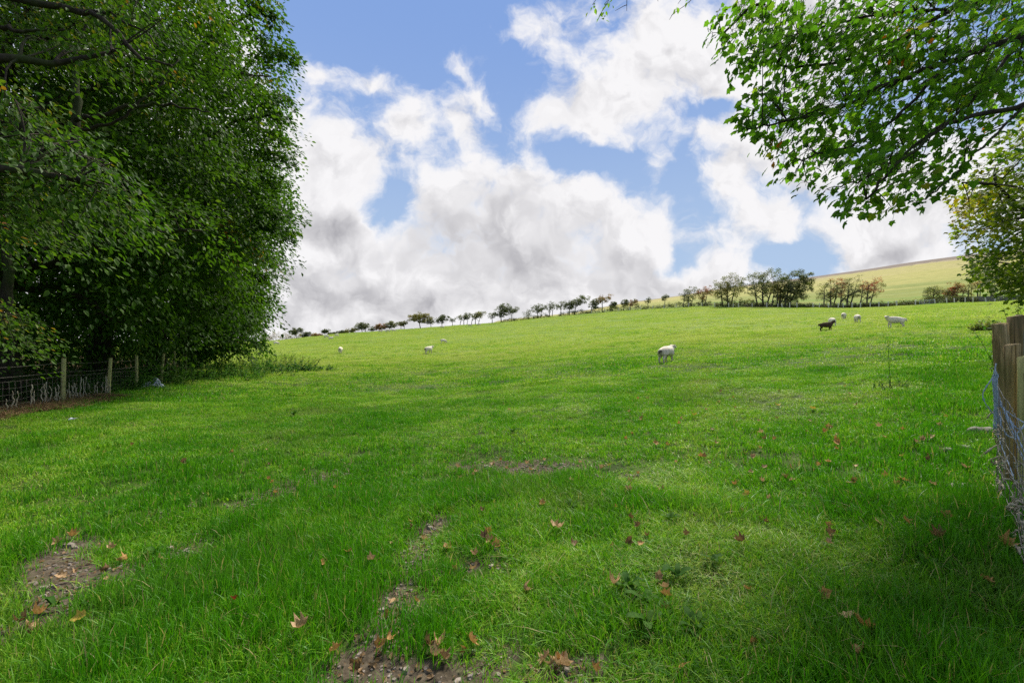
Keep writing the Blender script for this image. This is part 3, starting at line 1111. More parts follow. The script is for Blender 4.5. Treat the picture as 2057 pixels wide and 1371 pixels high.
def near_beech_sprays(seed):
    """low boughs of the nearest beech that reach into view on the left"""
    rng = np.random.default_rng(seed)
    P, O = [], []
    lines = [((-80, 175), (95, 215), 5.6), ((-80, 235), (170, 285), 5.4), ((-80, 290), (230, 330), 5.2), ((-90, 330), (250, 385), 5.2), ((-90, 385), (225, 408), 5.4), ((-120, 420), (110, 440), 5.7),
             ((-100, 20), (330, 40), 7.5), ((-100, 60), (260, 110), 7.2), ((-100, -60), (430, -20), 8.0), ((-90, 600), (90, 655), 8.0), ((-90, 640), (60, 690), 8.0)]
    for (a, b, d) in lines:
        L = math.hypot(b[0] - a[0], b[1] - a[1])
        n = int(L / 13)
        for q in range(n):
            f = (q + rng.random()) / n
            x = a[0] + (b[0] - a[0]) * f; y = a[1] + (b[1] - a[1]) * f + rng.normal(0, 14) * (1.2 - f)
            P.append(at_px(x, y, d + (1 - f) * .8 + rng.normal(0, .35)))
            O.append((.8, .3, -.2))
    return np.array(P), unit(np.array(O))


big_tree('beech_tree', 'nearest beech on the left, its low leafy boughs hanging in front of the darker trees', 'tree', (-10.2, 4.6), 15, .34,
         [(-10.2, 4.8, 10.5, 4.6, 4.2, 4.6), (-9.6, 3.0, 8.0, 3.2, 4.2, 3.6), (-8.8, 6.5, 11.5, 3.2, 3.2, 3.2)], 420, 52, .085, .62, 101, LEAF,
         clip=lambda C: clip_left(C) & (((C[:, 2] - EYE) / np.maximum(C[:, 1], .5) > .52) | (C[:, 0] < -1.17 * C[:, 1])), tint_fn=lambda C, o, r, g: np.clip(.40 + g.normal(0, .16, len(C)) + (g.random(len(C)) < .06) * .4, 0, .97), extra=near_beech_sprays(7),
         limbs=[([(-160, -60, 7.4), (60, 5, 7.2), (140, 18, 7.1), (185, 26, 7.0), (235, 62, 6.9), (262, 100, 6.8), (300, 125, 6.8), (345, 132, 6.8)], .055),
                ([(-160, 30, 7.2), (0, 56, 7.0), (60, 62, 6.9), (130, 60, 6.9)], .04), ([(140, 18, 7.1), (215, 25, 7.1), (300, 70, 7.2), (330, 110, 7.2)], .022),
                ([(150, 300, 9.5), (155, 200, 9.6), (150, 110, 9.8), (180, 20, 10)], .09), ([(152, 240, 9.5), (205, 235, 9.4), (262, 212, 9.4), (350, 210, 9.4), (420, 225, 9.5)], .05),
                ([(150, 265, 9.5), (230, 250, 9.4), (300, 190, 9.6), (360, 120, 9.8)], .035), ([(-160, 140, 6.0), (40, 255, 5.6), (160, 310, 5.4), (250, 362, 5.3)], .022), ([(-160, 330, 5.8), (60, 360, 5.5), (250, 388, 5.3)], .016),
                ([(10, 640, 9.4), (14, 520, 9.4), (12, 400, 9.5), (20, 300, 9.6)], .10), ([(12, 560, 9.4), (80, 500, 9.4), (180, 470, 9.5), (300, 440, 9.8)], .03)], n_limbs=22, flat=.14, twig_k=2)
big_tree('beech_tree', 'dark broad beech whose trunk stands at the left edge behind the fence', 'tree', (-13.3, 11.9), 18, .30,
         [(-13.2, 12.2, 9.2, 5.4, 4.8, 7.4), (-12.0, 11.5, 4.8, 4.4, 3.6, 2.6), (-12.6, 11.8, 2.9, 2.6, 3.2, 1.5), (-10.2, 12.6, 11.0, 3.6, 3.4, 5.0)], 560, 100, .138, 1.0, 102, LEAF, clip=lambda C: clip_left(C, 1.0), tint_fn=left_tint, n_limbs=24)
big_tree('sycamore_tree', 'tall sycamore amid the left wood, its ragged leafy edge against the sky', 'tree', (-15.6, 17.2), 21, .34,
         [(-14.8, 17.2, 10.5, 6.4, 5.2, 8.4), (-13.2, 17.0, 5.2, 4.8, 4.2, 3.4), (-14.2, 17.0, 2.6, 3.4, 3.4, 1.5), (-11.4, 17.4, 12.5, 3.6, 3.6, 5.6), (-10.8, 17.2, 7.0, 2.6, 3.0, 3.4)], 700, 96, .160, 1.15, 103, LEAF, extra=ragged_boughs(17.0, [(520, 80, 600, 92), (530, 110, 603, 108), (520, 195, 592, 200), (530, 225, 588, 238), (520, 270, 602, 290), (520, 300, 596, 312), (510, 350, 585, 372), (520, 420, 606, 432), (520, 445, 600, 470), (500, 20, 572, 40), (500, -20, 560, -10)], 5), clip=lambda C: clip_left(C, 1.2), extra_R=.45, tint_fn=left_tint, n_limbs=26)
big_tree('sycamore_tree', 'spreading sycamore behind the tall one, its skirts almost touching the nettles', 'tree', (-18.2, 23.3), 20, .34,
         [(-17.4, 23.2, 9.6, 7.0, 5.6, 8.6), (-15.2, 23.0, 4.2, 5.4, 4.6, 3.4), (-13.2, 23.0, 8.5, 3.4, 3.6, 5.0), (-13.4, 23.4, 3.2, 2.6, 2.6, 1.8)], 600, 96, .195, 1.35, 104, LEAF, extra=ragged_boughs(23.0, [(500, 500, 580, 522), (490, 540, 558, 565), (480, 580, 552, 598), (480, 610, 545, 628), (470, 640, 530, 655), (480, 670, 533, 688), (420, 690, 500, 700), (380, 700, 450, 712)], 6), clip=lambda C: clip_left(C, 1.2), extra_R=.45, tint_fn=left_tint, n_limbs=24)
big_tree('sycamore_tree', 'farthest tree of the left wood, low green skirts at the field corner', 'tree', (-21.5, 30.5), 19, .34,
         [(-20.6, 30.4, 9.2, 6.6, 5.6, 8.4), (-18.2, 30.2, 3.8, 5.0, 4.4, 2.8), (-16.2, 30.4, 2.2, 2.6, 2.8, 1.5)], 430, 105, .22, 1.55, 105, LEAF, clip=lambda C: clip_left(C, 1.5), tint_fn=left_tint, n_limbs=20)


def wood_mass():
    """the depth of the wood behind the named trees: one mass nobody could count"""
    rng = np.random.default_rng(9)
    acc = Acc()
    C = np.stack([rng.uniform(-44, -17, 1700), rng.uniform(-6, 62, 1700), 0 * np.zeros(1700)], -1)
    C = C[C[:, 0] < wood_x(C[:, 1]) - 5 - .12 * np.maximum(C[:, 1] - 20, 0)]
    C[:, 2] = rng.random(len(C)) ** .8 * 15 + .6
    ok = clip_left(C, 3.0)
    C = C[ok]
    out = unit(rng.normal(0, 1, C.shape))
    sprays(acc, C, out, 1.7, 60, .30, 'oval', .4, .2, np.clip(.2 + rng.normal(0, .1, len(C)), 0, 1), rng=rng)
    # shrubby floor between the trunks
    G = np.stack([np.zeros(1500), rng.uniform(2, 44, 1500), np.zeros(1500)], -1)
    G[:, 0] = wood_x(G[:, 1]) - 1.2 - rng.random(1500) ** .9 * 9
    G[:, 2] = land(G[:, 0], G[:, 1])[0] + .15 + rng.random(1500) * (.7 + .40 * np.clip(wood_x(G[:, 1]) - 1.0 - G[:, 0], 0, 6))
    sprays(acc, G, unit(rng.normal(0, 1, G.shape)), .65, 36, .12, 'oval', .5, .1, np.clip(.14 + rng.normal(0, .1, len(G)), 0, 1), rng=rng)
    o = acc.obj('woodland', LEAF, smooth=False)
    tag(o, 'deep shade of leaves and undergrowth between and behind the left trees', 'woodland', kind='stuff')


wood_mass()

# ---- the overhanging sycamore, upper right: limbs laid out in space, sprays on them
SYC_POLY = np.array([(1425, -10), (1445, 55), (1435, 72), (1462, 112), (1500, 148), (1548, 152), (1562, 175), (1512, 200), (1480, 262), (1545, 298), (1572, 350), (1640, 388),
                     (1690, 395), (1700, 428), (1780, 432), (1850, 420), (1875, 396), (1915, 378), (1962, 320), (2000, 262), (2060, 205), (2700, 40), (2700, -900), (1500, -900), (1400, -260)])


def in_poly(p, poly):
    x, y = p[:, 0], p[:, 1]
    c = np.zeros(len(p), bool)
    n = len(poly)
    for i in range(n):
        x0, y0 = poly[i]; x1, y1 = poly[(i + 1) % n]
        k = ((y0 > y) != (y1 > y)) & (x < (x1 - x0) * (y - y0) / (y1 - y0 + 1e-12) + x0)
        c ^= k
    return c


def right_sycamore():
    rng = np.random.default_rng(55)
    base = np.array([9.2, 4.2, H(9.2, 4.2) - .15])
    t = thing('sycamore_tree', base, 'overhanging sycamore on the right, lobed green leaves on drooping dark limbs', 'tree')
    wood = Acc()
    trunk = bez(base, base + np.array([-.1, -.1, 5]), base + np.array([-.4, -.6, 12.5]), 14)
    tube(wood, trunk, .32 * (1 - .8 * np.linspace(0, 1, 14)) * (1 + .6 * np.exp(-np.linspace(0, 1, 14) * 20)), 12)
    # limbs in view: photo points and their distance
    limbs = [([(2330, -60, 5.9), (2057, 72, 5.7), (1900, 128, 5.5), (1790, 165, 5.3), (1700, 200, 5.2)], .045),
             ([(2330, -120, 6.4), (2057, -10, 6.2), (1900, 20, 6.0), (1780, 100, 5.9), (1640, 140, 5.8), (1560, 130, 5.8)], .034),
             ([(2300, 90, 5.4), (2057, 212, 5.2), (1965, 228, 5.1), (1900, 250, 5.0), (1800, 330, 4.9), (1740, 400, 4.8)], .030),
             ([(2057, 72, 5.7), (1960, 200, 5.3), (1840, 290, 5.1), (1750, 355, 5.0), (1690, 375, 5.0)], .018),
             ([(1900, 128, 5.5), (1800, 240, 5.2), (1700, 300, 5.1), (1600, 320, 5.1)], .016),
             ([(1790, 165, 5.3), (1680, 220, 5.2), (1580, 245, 5.1), (1500, 260, 5.1)], .015),
             ([(2330, -300, 7.2), (2057, -190, 6.8), (1850, -120, 6.5), (1650, -60, 6.4), (1500, 20, 6.3), (1450, 70, 6.3)], .04),
             ([(2057, 212, 5.2), (1980, 290, 5.0), (1930, 340, 4.9), (1860, 400, 4.8)], .012),
             ([(1900, 20, 6.0), (1760, 30, 5.9), (1620, 60, 5.9), (1520, 110, 5.9)], .016)]
    nodes = []
    for pts, r in limbs:
        p = np.array([at_px(*q) for q in pts])
        tt = np.linspace(0, 1, len(p)); ts = np.linspace(0, 1, 22)
        q = np.stack([np.interp(ts, tt, p[:, k]) for k in range(3)], -1)
        for _ in range(2):
            q[1:-1] = (q[:-2] + 2 * q[1:-1] + q[2:]) / 4
        q[1:-1] += rng.normal(0, .012, (20, 3))
        tube(wood, q, r * (1 - .75 * ts) + .004, 7)
        nodes.append(q)
        if pts[0][0] > 2200:                                  # run it back to the trunk
            s = trunk[8 if pts[0][1] > -200 else 10]
            b = bez(s, (s + q[0]) / 2 + np.array([0, 0, .6]), q[0], 8)
            tube(wood, b, np.linspace(r * 1.9, r, 8), 7)
    N = np.concatenate(nodes)
    # sprays in view
    C = []
    for _ in range(9):
        p = np.stack([rng.uniform(1400, 2120, 260), rng.uniform(-30, 440, 260)], -1)
        p = p[in_poly(p, SYC_POLY)]
        # keep clear of the outline so that the leaves, not the centres, reach it
        c = np.array([1880, 120])
        q = c + (p - c) * 1.07
        q[:, 1] += 28
        p = p[in_poly(q, SYC_POLY)]
        for x, y in p:
            C.append(at_px(x, y, 5.2 + .9 * (430 - y) / 430 + rng.normal(0, .55)))
    C = np.array(C)
    C = C[rng.permutation(len(C))[:430]]
    tips = np.array([at_px(x, y, d) for x, y, d in [(1440, 30, 6.2), (1432, 66, 6.2), (1462, 78, 6.2), (1450, 100, 6.1), (1470, 60, 6.2), (1480, 110, 6.1), (1500, 95, 6.1), (1520, 130, 6.0), (1495, 240, 5.2), (1530, 235, 5.2), (1550, 215, 5.3), (1540, 280, 5.1), (1498, 132, 6.0), (1520, 178, 5.4), (1540, 190, 5.3), (1500, 250, 5.1), (1520, 262, 5.1),
                     (1560, 300, 5.1), (1580, 330, 5.0), (1620, 365, 5.0), (1660, 380, 4.9), (1710, 412, 4.8), (1745, 408, 4.8), (1790, 415, 4.8), (1840, 405, 4.8), (1890, 375, 4.9), (1925, 345, 4.9), (1470, 150, 5.8)]])
    C = np.vstack([C, tips])
    out = unit(np.stack([-np.ones(len(C)), np.zeros(len(C)) + .2, -.45 * np.ones(len(C))], -1))
    crown = Acc()
    R = np.where(np.arange(len(C)) < len(C) - len(tips), .30, .13)
    tint = np.clip(.40 + rng.normal(0, .14, len(C)), 0, .8)
    tint = np.where(rng.random(len(C)) < .012, .95, tint)
    pos = sprays(crown, C, out, R, 13, .086, 'lobed', .35, .35, tint, up=.8, rng=rng)
    for q in range(len(C)):
        i = int(np.argmin(np.linalg.norm(N - C[q], axis=1)))
        L = np.linalg.norm(N[i] - C[q])
        if .05 < L < .8:
            tube(wood, bez(N[i], (N[i] + C[q]) / 2 + np.array([0, 0, .1 * L]), C[q], 5), np.linspace(.007, .003, 5), 4, cap=False)
        for j in range(0, 8, 2):
            tube(wood, np.array([C[q], pos[q, j]]), [.0028, .0018], 3, cap=False)
    # the rest of the crown, unseen overhead and behind, placed for foreground shade
    B, bo, _ = sample_crown([(6.5, 4.5, 11.0, 6.5, 5.0, 3.4), (6.0, -1.0, 9.5, 5.5, 5.0, 3.2)], 140, rng, .5)
    d = np.maximum(B[:, 1], .3)
    seen = (B[:, 1] > .6) & (np.abs(B[:, 0]) < 1.22 * B[:, 1] + .9) & ((B[:, 2] - EYE) < .80 * B[:, 1] + 1.0)
    B, bo = B[~seen], bo[~seen]
    sprays(crown, B, bo, .85, 26, .17, 'lobed', .3, .3, np.clip(.36 + rng.normal(0, .12, len(B)), 0, .8), rng=rng)
    branches(wood, base + np.array([0, 0, 3.0]), trunk[-1], .2, B[::2], 18, rng, .25)
    # a few nearly bare twigs that dip into the top of the view
    for (x, y, d, n) in [(1190, 10, 4.3, 5), (1205, 30, 4.3, 6), (1215, 8, 4.4, 5), (1232, -4, 4.4, 4), (1362, 8, 4.6, 3), (1390, -6, 4.6, 4), (1440, -20, 4.8, 5)]:
        c = at_px(x, y, d)
        s = at_px(x + 60, -90, d + .2)
        tube(wood, bez(s, (s + c) / 2 + np.array([.1, 0, .1]), c, 6), np.linspace(.006, .002, 6), 4, cap=False)
        sprays(crown, c[None], np.array([[-.3, 0, -.9]]), .05, n, .055, 'oval', .6, .9, np.array([.72]), rng=rng)
    for (a, b, d) in [((1260, -10), (1259, 22), 4.4), ((1259, 10), (1236, 22), 4.4), ((1400, -10), (1352, 28), 4.6), ((1352, 28), (1345, 40), 4.6), ((1318, -20), (1322, 3), 4.5)]:
        tube(wood, np.array([at_px(*a, d), (at_px(*a, d) + at_px(*b, d)) / 2 + rng.normal(0, .01, 3), at_px(*b, d)]), [.004, .003, .002], 4)
    shift(wood, base).obj('trunk', BARK, t)
    shift(crown, base).obj('crown', SYC, t, smooth=False)


right_sycamore()


def autumn_tree():
    rng = np.random.default_rng(66)
    poly = np.array([(2060, 225), (2010, 262), (1985, 330), (1960, 352), (1916, 362), (1920, 390), (1912, 420), (1932, 448), (1918, 470), (1935, 500), (1950, 545), (1975, 560), (2010, 590), (2040, 606), (2100, 612), (2500, 560), (2500, 60), (2200, 120)])
    C = []
    for _ in range(6):
        p = np.stack([rng.uniform(1905, 2300, 420), rng.uniform(150, 610, 420)], -1)
        c = np.array([2120, 420]); q = c + (p - c) * 1.05
        p = p[in_poly(q, poly)]
        for x, y in p:
            C.append(at_px(x, y, 9.8 + rng.normal(0, .8)))
    C = np.array(C)[:640]
    out = unit(np.stack([-np.ones(len(C)), -.2 * np.ones(len(C)), -.1 * np.ones(len(C))], -1) + rng.normal(0, .3, (len(C), 3)))
    px = C[:, 0] / C[:, 1] * F + 1028.5
    py = 685.5 - (C[:, 2] - EYE) / C[:, 1] * F
    base = np.array([13.0, 9.9, H(13.0, 9.9) - .15])
    t = thing('maple_tree', base, 'young maple turning yellow and orange beside the timber posts', 'tree')
    wood = Acc(); crown = Acc()
    branches(wood, base, np.array([12.9, 9.9, 7.5]), .13, C[::3], 16, rng, .12)
    tint = .22 + .42 * np.exp(-((py - 430) / 60) ** 2) * np.clip((2040 - px) / 80, 0, 1) + rng.normal(0, .10, len(C))
    sprays(crown, C, out, .30, 24, .085, 'lobed', .35, .3, np.clip(tint, 0, .95), rng=rng)
    B, bo, _ = sample_crown([(13.6, 9.9, 5.0, 1.7, 2.0, 2.6)], 50, rng)
    sprays(crown, B, bo, .45, 22, .085, 'lobed', .35, .3, np.clip(.3 + rng.normal(0, .12, len(B)), 0, .95), rng=rng)
    shift(wood, base).obj('trunk', BARK, t)
    shift(crown, base).obj('crown', AUT, t, smooth=False)


autumn_tree()


# ------------------------------------------------------------------ the field's far boundary: hedge, wall, fence, wind-shaped trees
def edge_at(px, off=0.0):
    """a ground point on the far boundary below photo column px, off metres beyond it"""
    u = (px - 1028.5) / F
    k = math.sqrt(1 + u * u)
    th = math.degrees(math.atan(u))
    R = float(np.interp(th, TH, T_R)) + off
    x, y = R * u / k, R / k
    return np.array([x, y, H(x, y)])


def far_tree(name, label, px, pl, pr, ptop, tint=.3, dense=1.0, off=6.0, base_f=.30, kind='dome', twin=0, seed=0, red=None, ivy=False):
    """px: trunk foot; pl, pr: crown sides; ptop: crown top, all in the photograph"""
    rng = np.random.default_rng(seed + 300)
    if name == 'hawthorn_tree':
        base_f -= .12; twin = max(twin, 2)
    b = edge_at(px, off)
    d = b[1]
    s = d / F
    cx = ((pl + pr) / 2 - 1028.5) * s
    w = (pr - pl) / 2 * s
    ztop = EYE + (685.5 - ptop) * s
    h = ztop - b[2]
    zb = b[2] + h * base_f
    t = thing(name, b, label, 'tree', 'wind-shaped trees along the far field edge')
    wood = Acc(); crown = Acc()
    n = int(np.clip(26 + 2.6 * w * (ztop - zb), 30, 190) * min(dense, 1.2) ** .5)
    d3 = unit(rng.normal(0, 1, (n, 3)))
    r = rng.random(n) ** .42
    f = d3 * r[:, None]
    C = np.empty((n, 3))
    C[:, 0] = cx + f[:, 0] * w * 1.10
    C[:, 1] = b[1] + f[:, 1] * max(w, 1.5) * .8
    if kind == 'flat':                                        # wind-pruned wedge rising to the lee
        C[:, 2] = zb + (ztop - zb) * (.55 + .40 * f[:, 2] + .22 * f[:, 0])
    else:
        C[:, 2] = (zb + ztop) / 2 + f[:, 2] * (ztop - zb) * .5 * .90 + .12 * f[:, 0] * (ztop - zb)
    top = np.array([b[0] * .35 + cx * .65, b[1], zb + (ztop - zb) * .62])
    r0 = .05 + .022 * h
    lean = (b + top) / 2 + np.array([-.12 * w, 0, 0])
    branches(wood, b - np.array([0, 0, .2]), top, r0, C[::2], 10, rng, .16, twig=.030, lean=lean, sides=5, gap=1.4)
    for q in range(twin):
        b2 = b + np.array([(-1) ** q * (.9 + .5 * q), .5, 0])
        branches(wood, b2 - np.array([0, 0, .2]), top + np.array([(-1) ** q * w * .5, 0, -.2]), r0 * .8, C[1::3], 6, rng, .2, twig=.028, sides=5, gap=1.4)
    if ivy:
        m = np.linspace(.03, .8, 40)[:, None]
        I = (b + (top - b) * m) + rng.normal(0, .3, (40, 3))
        C = np.vstack([C, I])
    leaf_n = int(34 * dense)
    ls = .30 if d > 120 else .23
    tt = np.clip((tint - .05 if tint < .6 else tint) + rng.normal(0, .09, len(C)), 0, 1)
    if red is not None:
        k = ((C[:, 0] - cx) / max(w, .1) > red[0]) & ((C[:, 0] - cx) / max(w, .1) < red[1]) & ((C[:, 2] - zb) / (ztop - zb) > red[2])
        tt[k] = np.clip(.93 + rng.normal(0, .05, k.sum()), 0, 1)
    out = unit(np.concatenate([f, np.zeros((len(C) - n, 3))]) + np.array([.2, 0, .1]))
    sprays(crown, C, out, .30 + .07 * min(w, 4), leaf_n, ls, 'oval', .35, .1, tt, rng=rng)
    shift(wood, b).obj('trunk', BARKG, t)
    shift(crown, b).obj('crown', HAW, t, smooth=False)
    return t


FT = [
    # name, label, foot, left, right, top, extras
    ('pine_tree', 'flat-topped grey-green pine rising above the brown thicket at the far left skyline', 596, 580, 608, 658, dict(tint=.18, kind='flat', base_f=.35, dense=1.3)),
    ('thorn_tree', 'low dark thorn just right of the flat-topped pine on the skyline', 614, 606, 625, 666, dict(tint=.12, base_f=.1, dense=1.2)),
    ('thorn_bush', 'low brown bush on the skyline between the pine and the small flat thorn', 636, 625, 648, 670, dict(tint=.72, base_f=.02, dense=1.3)),
    ('thorn_tree', 'tiny flat-topped thorn standing above a resting sheep on the left skyline', 653, 647, 661, 661, dict(tint=.15, kind='flat', base_f=.45)),
    ('thorn_bush', 'small dark bush on the skyline behind the sheep pair', 669, 660, 676, 668, dict(tint=.12, base_f=.05, dense=1.3)),
    ('thorn_bush', 'low green bush at the left end of the skyline row, right of the sheep pair', 687, 677, 699, 664, dict(tint=.22, base_f=.05, dense=1.3)),
    ('thorn_tree', 'low brownish-green thorn with several thin stems in the skyline row', 704, 694, 718, 659, dict(tint=.52, base_f=.25, twin=2)),
    ('thorn_tree', 'taller dark wind-swept thorn, the left peak of the skyline row', 728, 712, 742, 647, dict(tint=.30, base_f=.25, dense=1.4, twin=1)),
    ('thorn_tree', 'thin pale-green thorn left of the reddish-brown round one', 747, 741, 754, 655, dict(tint=.22, base_f=.2, dense=.6)),
    ('thorn_tree', 'reddish-brown round thorn behind the resting sheep on the skyline', 764, 753, 777, 649, dict(tint=.80, base_f=.1, dense=1.4)),
    ('thorn_tree', 'olive thorn leaning right beside the reddish-brown round one', 783, 774, 797, 645, dict(tint=.42, base_f=.2, dense=1.2)),
    ('thorn_tree', 'open thorn on thin stems left of the big round oak', 806, 795, 818, 645, dict(tint=.45, base_f=.4, kind='flat', twin=1)),
    ('oak_tree', 'big round olive and orange oak, the fullest crown on the left skyline', 845, 820, 867, 626, dict(tint=.56, base_f=.30, dense=2.0)),
    ('thorn_tree', 'sparse grey thorn against the right side of the round oak', 866, 855, 877, 638, dict(tint=.30, base_f=.35, dense=.8)),
    ('thorn_tree', 'small bushy dark-green thorn standing alone right of the round oak', 888, 877, 902, 631, dict(tint=.22, base_f=.30, dense=1.3)),
    ('thorn_tree', 'tiny bare sapling between the lone thorn and the flat-topped clump', 909, 904, 915, 637, dict(tint=.2, base_f=.5, dense=.4)),
    ('thorn_tree', 'flat-topped thorn on slim stems, left half of the clump before the gap', 932, 920, 948, 629, dict(tint=.30, kind='flat', base_f=.42, twin=2)),
    ('thorn_tree', 'olive flat-topped thorn on slim stems, right half of the clump before the gap', 955, 943, 976, 625, dict(tint=.48, kind='flat', base_f=.42, twin=2)),
    ('thorn_tree', 'thin leafless-looking thorn left of the dense dark upright one', 989, 979, 999, 624, dict(tint=.25, base_f=.35, dense=.5)),
    ('thorn_tree', 'dense dark thorn with a broad crown, tallest near the middle of the skyline', 1007, 994, 1027, 608, dict(tint=.20, base_f=.28, dense=1.6)),
    ('thorn_tree', 'thorn leaning right with a thin crown beside the dense dark one', 1028, 1019, 1042, 616, dict(tint=.26, base_f=.42, kind='flat', dense=.8)),
    ('thorn_tree', 'nearly bare low thorn above the scrub in the middle of the skyline', 1062, 1051, 1071, 620, dict(tint=.25, base_f=.3, dense=.4)),
    ('thorn_tree', 'two-stemmed dark thorn with small tufted crowns', 1080, 1067, 1098, 610, dict(tint=.22, base_f=.35, twin=1)),
    ('thorn_tree', 'upright open thorn with fine grey twigs', 1104, 1096, 1118, 603, dict(tint=.26, base_f=.3, dense=.6, twin=1)),
    ('thorn_tree', 'open grey-green thorn between two darker leaning ones', 1127, 1117, 1140, 603, dict(tint=.24, base_f=.3, dense=.7)),
    ('thorn_tree', 'slim dark thorn close against the largest leaning one', 1144, 1135, 1155, 602, dict(tint=.20, base_f=.35)),
    ('thorn_tree', 'largest right-leaning thorn near mid skyline with a streaming dark crown', 1154, 1146, 1182, 592, dict(tint=.22, kind='flat', base_f=.40, dense=1.2)),
    ('thorn_tree', 'bushy dark thorn leaning over the wall left of a reddish one', 1187, 1182, 1206, 598, dict(tint=.22, base_f=.25, dense=1.2)),
    ('thorn_tree', 'reddish wind-swept thorn with a crown blown to the right', 1210, 1196, 1230, 589, dict(tint=.72, kind='flat', base_f=.42, dense=.9)),
    ('thorn_bush', 'short dense dark stump of thorn on the wall line', 1231, 1225, 1238, 604, dict(tint=.15, base_f=.1, dense=1.4)),
    ('thorn_tree', 'small dark upright thorn before the first strip of open hill', 1253, 1247, 1262, 599, dict(tint=.2, base_f=.25)),
    ('thorn_tree', 'small reddish thorn spreading to the right on the wall line', 1266, 1260, 1281, 601, dict(tint=.74, base_f=.3, kind='flat')),
    ('thorn_tree', 'tiny lone thorn out on the slope above the wall', 1302, 1296, 1308, 594, dict(tint=.25, base_f=.35, off=40, dense=.6)),
    ('thorn_tree', 'tiny flat-topped thorn out on the slope, nearest to the first wide clump', 1335, 1330, 1343, 591, dict(tint=.2, kind='flat', base_f=.5, off=40, dense=.8)),
    ('thorn_tree', 'sparse grey thorn with leaning stems, left of the purple-topped one', 1383, 1367, 1404, 575, dict(tint=.22, base_f=.25, dense=.8, twin=2)),
    ('thorn_tree', 'purple-topped thorn with dark twisted stems', 1411, 1399, 1430, 572, dict(tint=.76, base_f=.25, dense=.9, twin=1)),
    ('hawthorn_tree', 'many-stemmed hawthorn with an olive-yellow top and bare lower boughs', 1463, 1431, 1496, 546, dict(tint=.50, base_f=.28, dense=1.1, twin=2)),
    ('hawthorn_tree', 'widest hawthorn on the boundary, a thin grey-green dome on fanned bare boughs', 1534, 1492, 1578, 538, dict(tint=.30, base_f=.34, dense=1.0, twin=2)),
    ('hawthorn_tree', 'slender grey hawthorn squeezed between the two largest crowns', 1562, 1550, 1577, 556, dict(tint=.55, base_f=.3, dense=.8, off=4)),
    ('hawthorn_tree', 'darkest and densest hawthorn of the boundary with a heavy rounded crown', 1577, 1560, 1632, 538, dict(tint=.26, base_f=.18, dense=1.9, twin=1)),
    ('hawthorn_tree', 'hawthorn with a bright red patch of berries on its right side', 1669, 1643, 1697, 555, dict(tint=.36, base_f=.25, dense=1.0, red=(.25, 1.2, .25))),
    ('hawthorn_tree', 'sparse grey-green hawthorn forking low between the two red ones', 1702, 1680, 1736, 548, dict(tint=.22, base_f=.22, dense=.8)),
    ('hawthorn_tree', 'hawthorn with a round crimson head on spreading bare stems', 1742, 1722, 1774, 555, dict(tint=.38, base_f=.35, dense=1.0, red=(-.6, .6, .35), twin=2)),
    ('thorn_bush', 'broad olive thorn bush behind the low metal hurdle', 1878, 1852, 1900, 573, dict(tint=.42, base_f=.02, dense=1.3)),
    ('hawthorn_tree', 'pinkish-brown leafy hawthorn right of the broad olive bush', 1916, 1898, 1931, 562, dict(tint=.78, base_f=.05, dense=1.4)),
    ('hawthorn_tree', 'pale nearly bare hawthorn beside the pinkish-brown one', 1947, 1930, 1958, 565, dict(tint=.55, base_f=.35, dense=.5)),
    ('rowan_tree', 'thin pinkish rowan on two slim stems near the dry-stone wall', 1964, 1955, 1976, 559, dict(tint=.72, base_f=.5, dense=.5, twin=1)),
    ('ash_tree', 'ivy-clad trunk leaning left above the dry-stone wall', 1995, 1962, 2000, 536, dict(tint=.20, base_f=.5, dense=.9, ivy=True)),
]
for q, (nm, lab, px, pl, pr, pt, kw) in enumerate(FT):
    far_tree(nm, lab, px, pl, pr, pt, seed=q, **kw)


def strip_bush(name, label, cat, pxs, off, h, tint, seed, n, size=.24, group=None, wid=1.2):
    """a hedge or a scrub patch along the boundary"""
    rng = np.random.default_rng(seed)
    a = edge_at(sum(pxs) / 2, off)
    C = []
    for _ in range(n):
        p = rng.uniform(*pxs)
        g = edge_at(p, off + rng.normal(0, wid * .5))
        e = min(p - pxs[0], pxs[1] - p) / max((pxs[1] - pxs[0]) * .25, 1)
        C.append(g + np.array([0, 0, .1 + rng.random() * h * min(1, .45 + e) * (.6 + .6 * vnoise(p * .11, 3.0, seed))]))
    C = np.array(C)
    acc = Acc(); wood = acc
    out = unit(rng.normal(0, 1, C.shape))
    sprays(acc, C, out, .40, 22, size, 'oval', .5, .1, np.clip(tint + rng.normal(0, .10, len(C)), 0, 1), rng=rng)
    for c in C[::4]:
        g = np.array([c[0] + rng.normal(0, .2), c[1] + rng.normal(0, .2), land(np.array([c[0]]), np.array([c[1]]))[0][0] - .1])
        tube(acc, np.array([g, (g + c) / 2 + rng.normal(0, .05, 3), c]), [.03, .02, .01], 4, .4, cap=False)
    tag(shift(acc, a).obj(name, HAW, loc=a, smooth=False), label, cat, group)


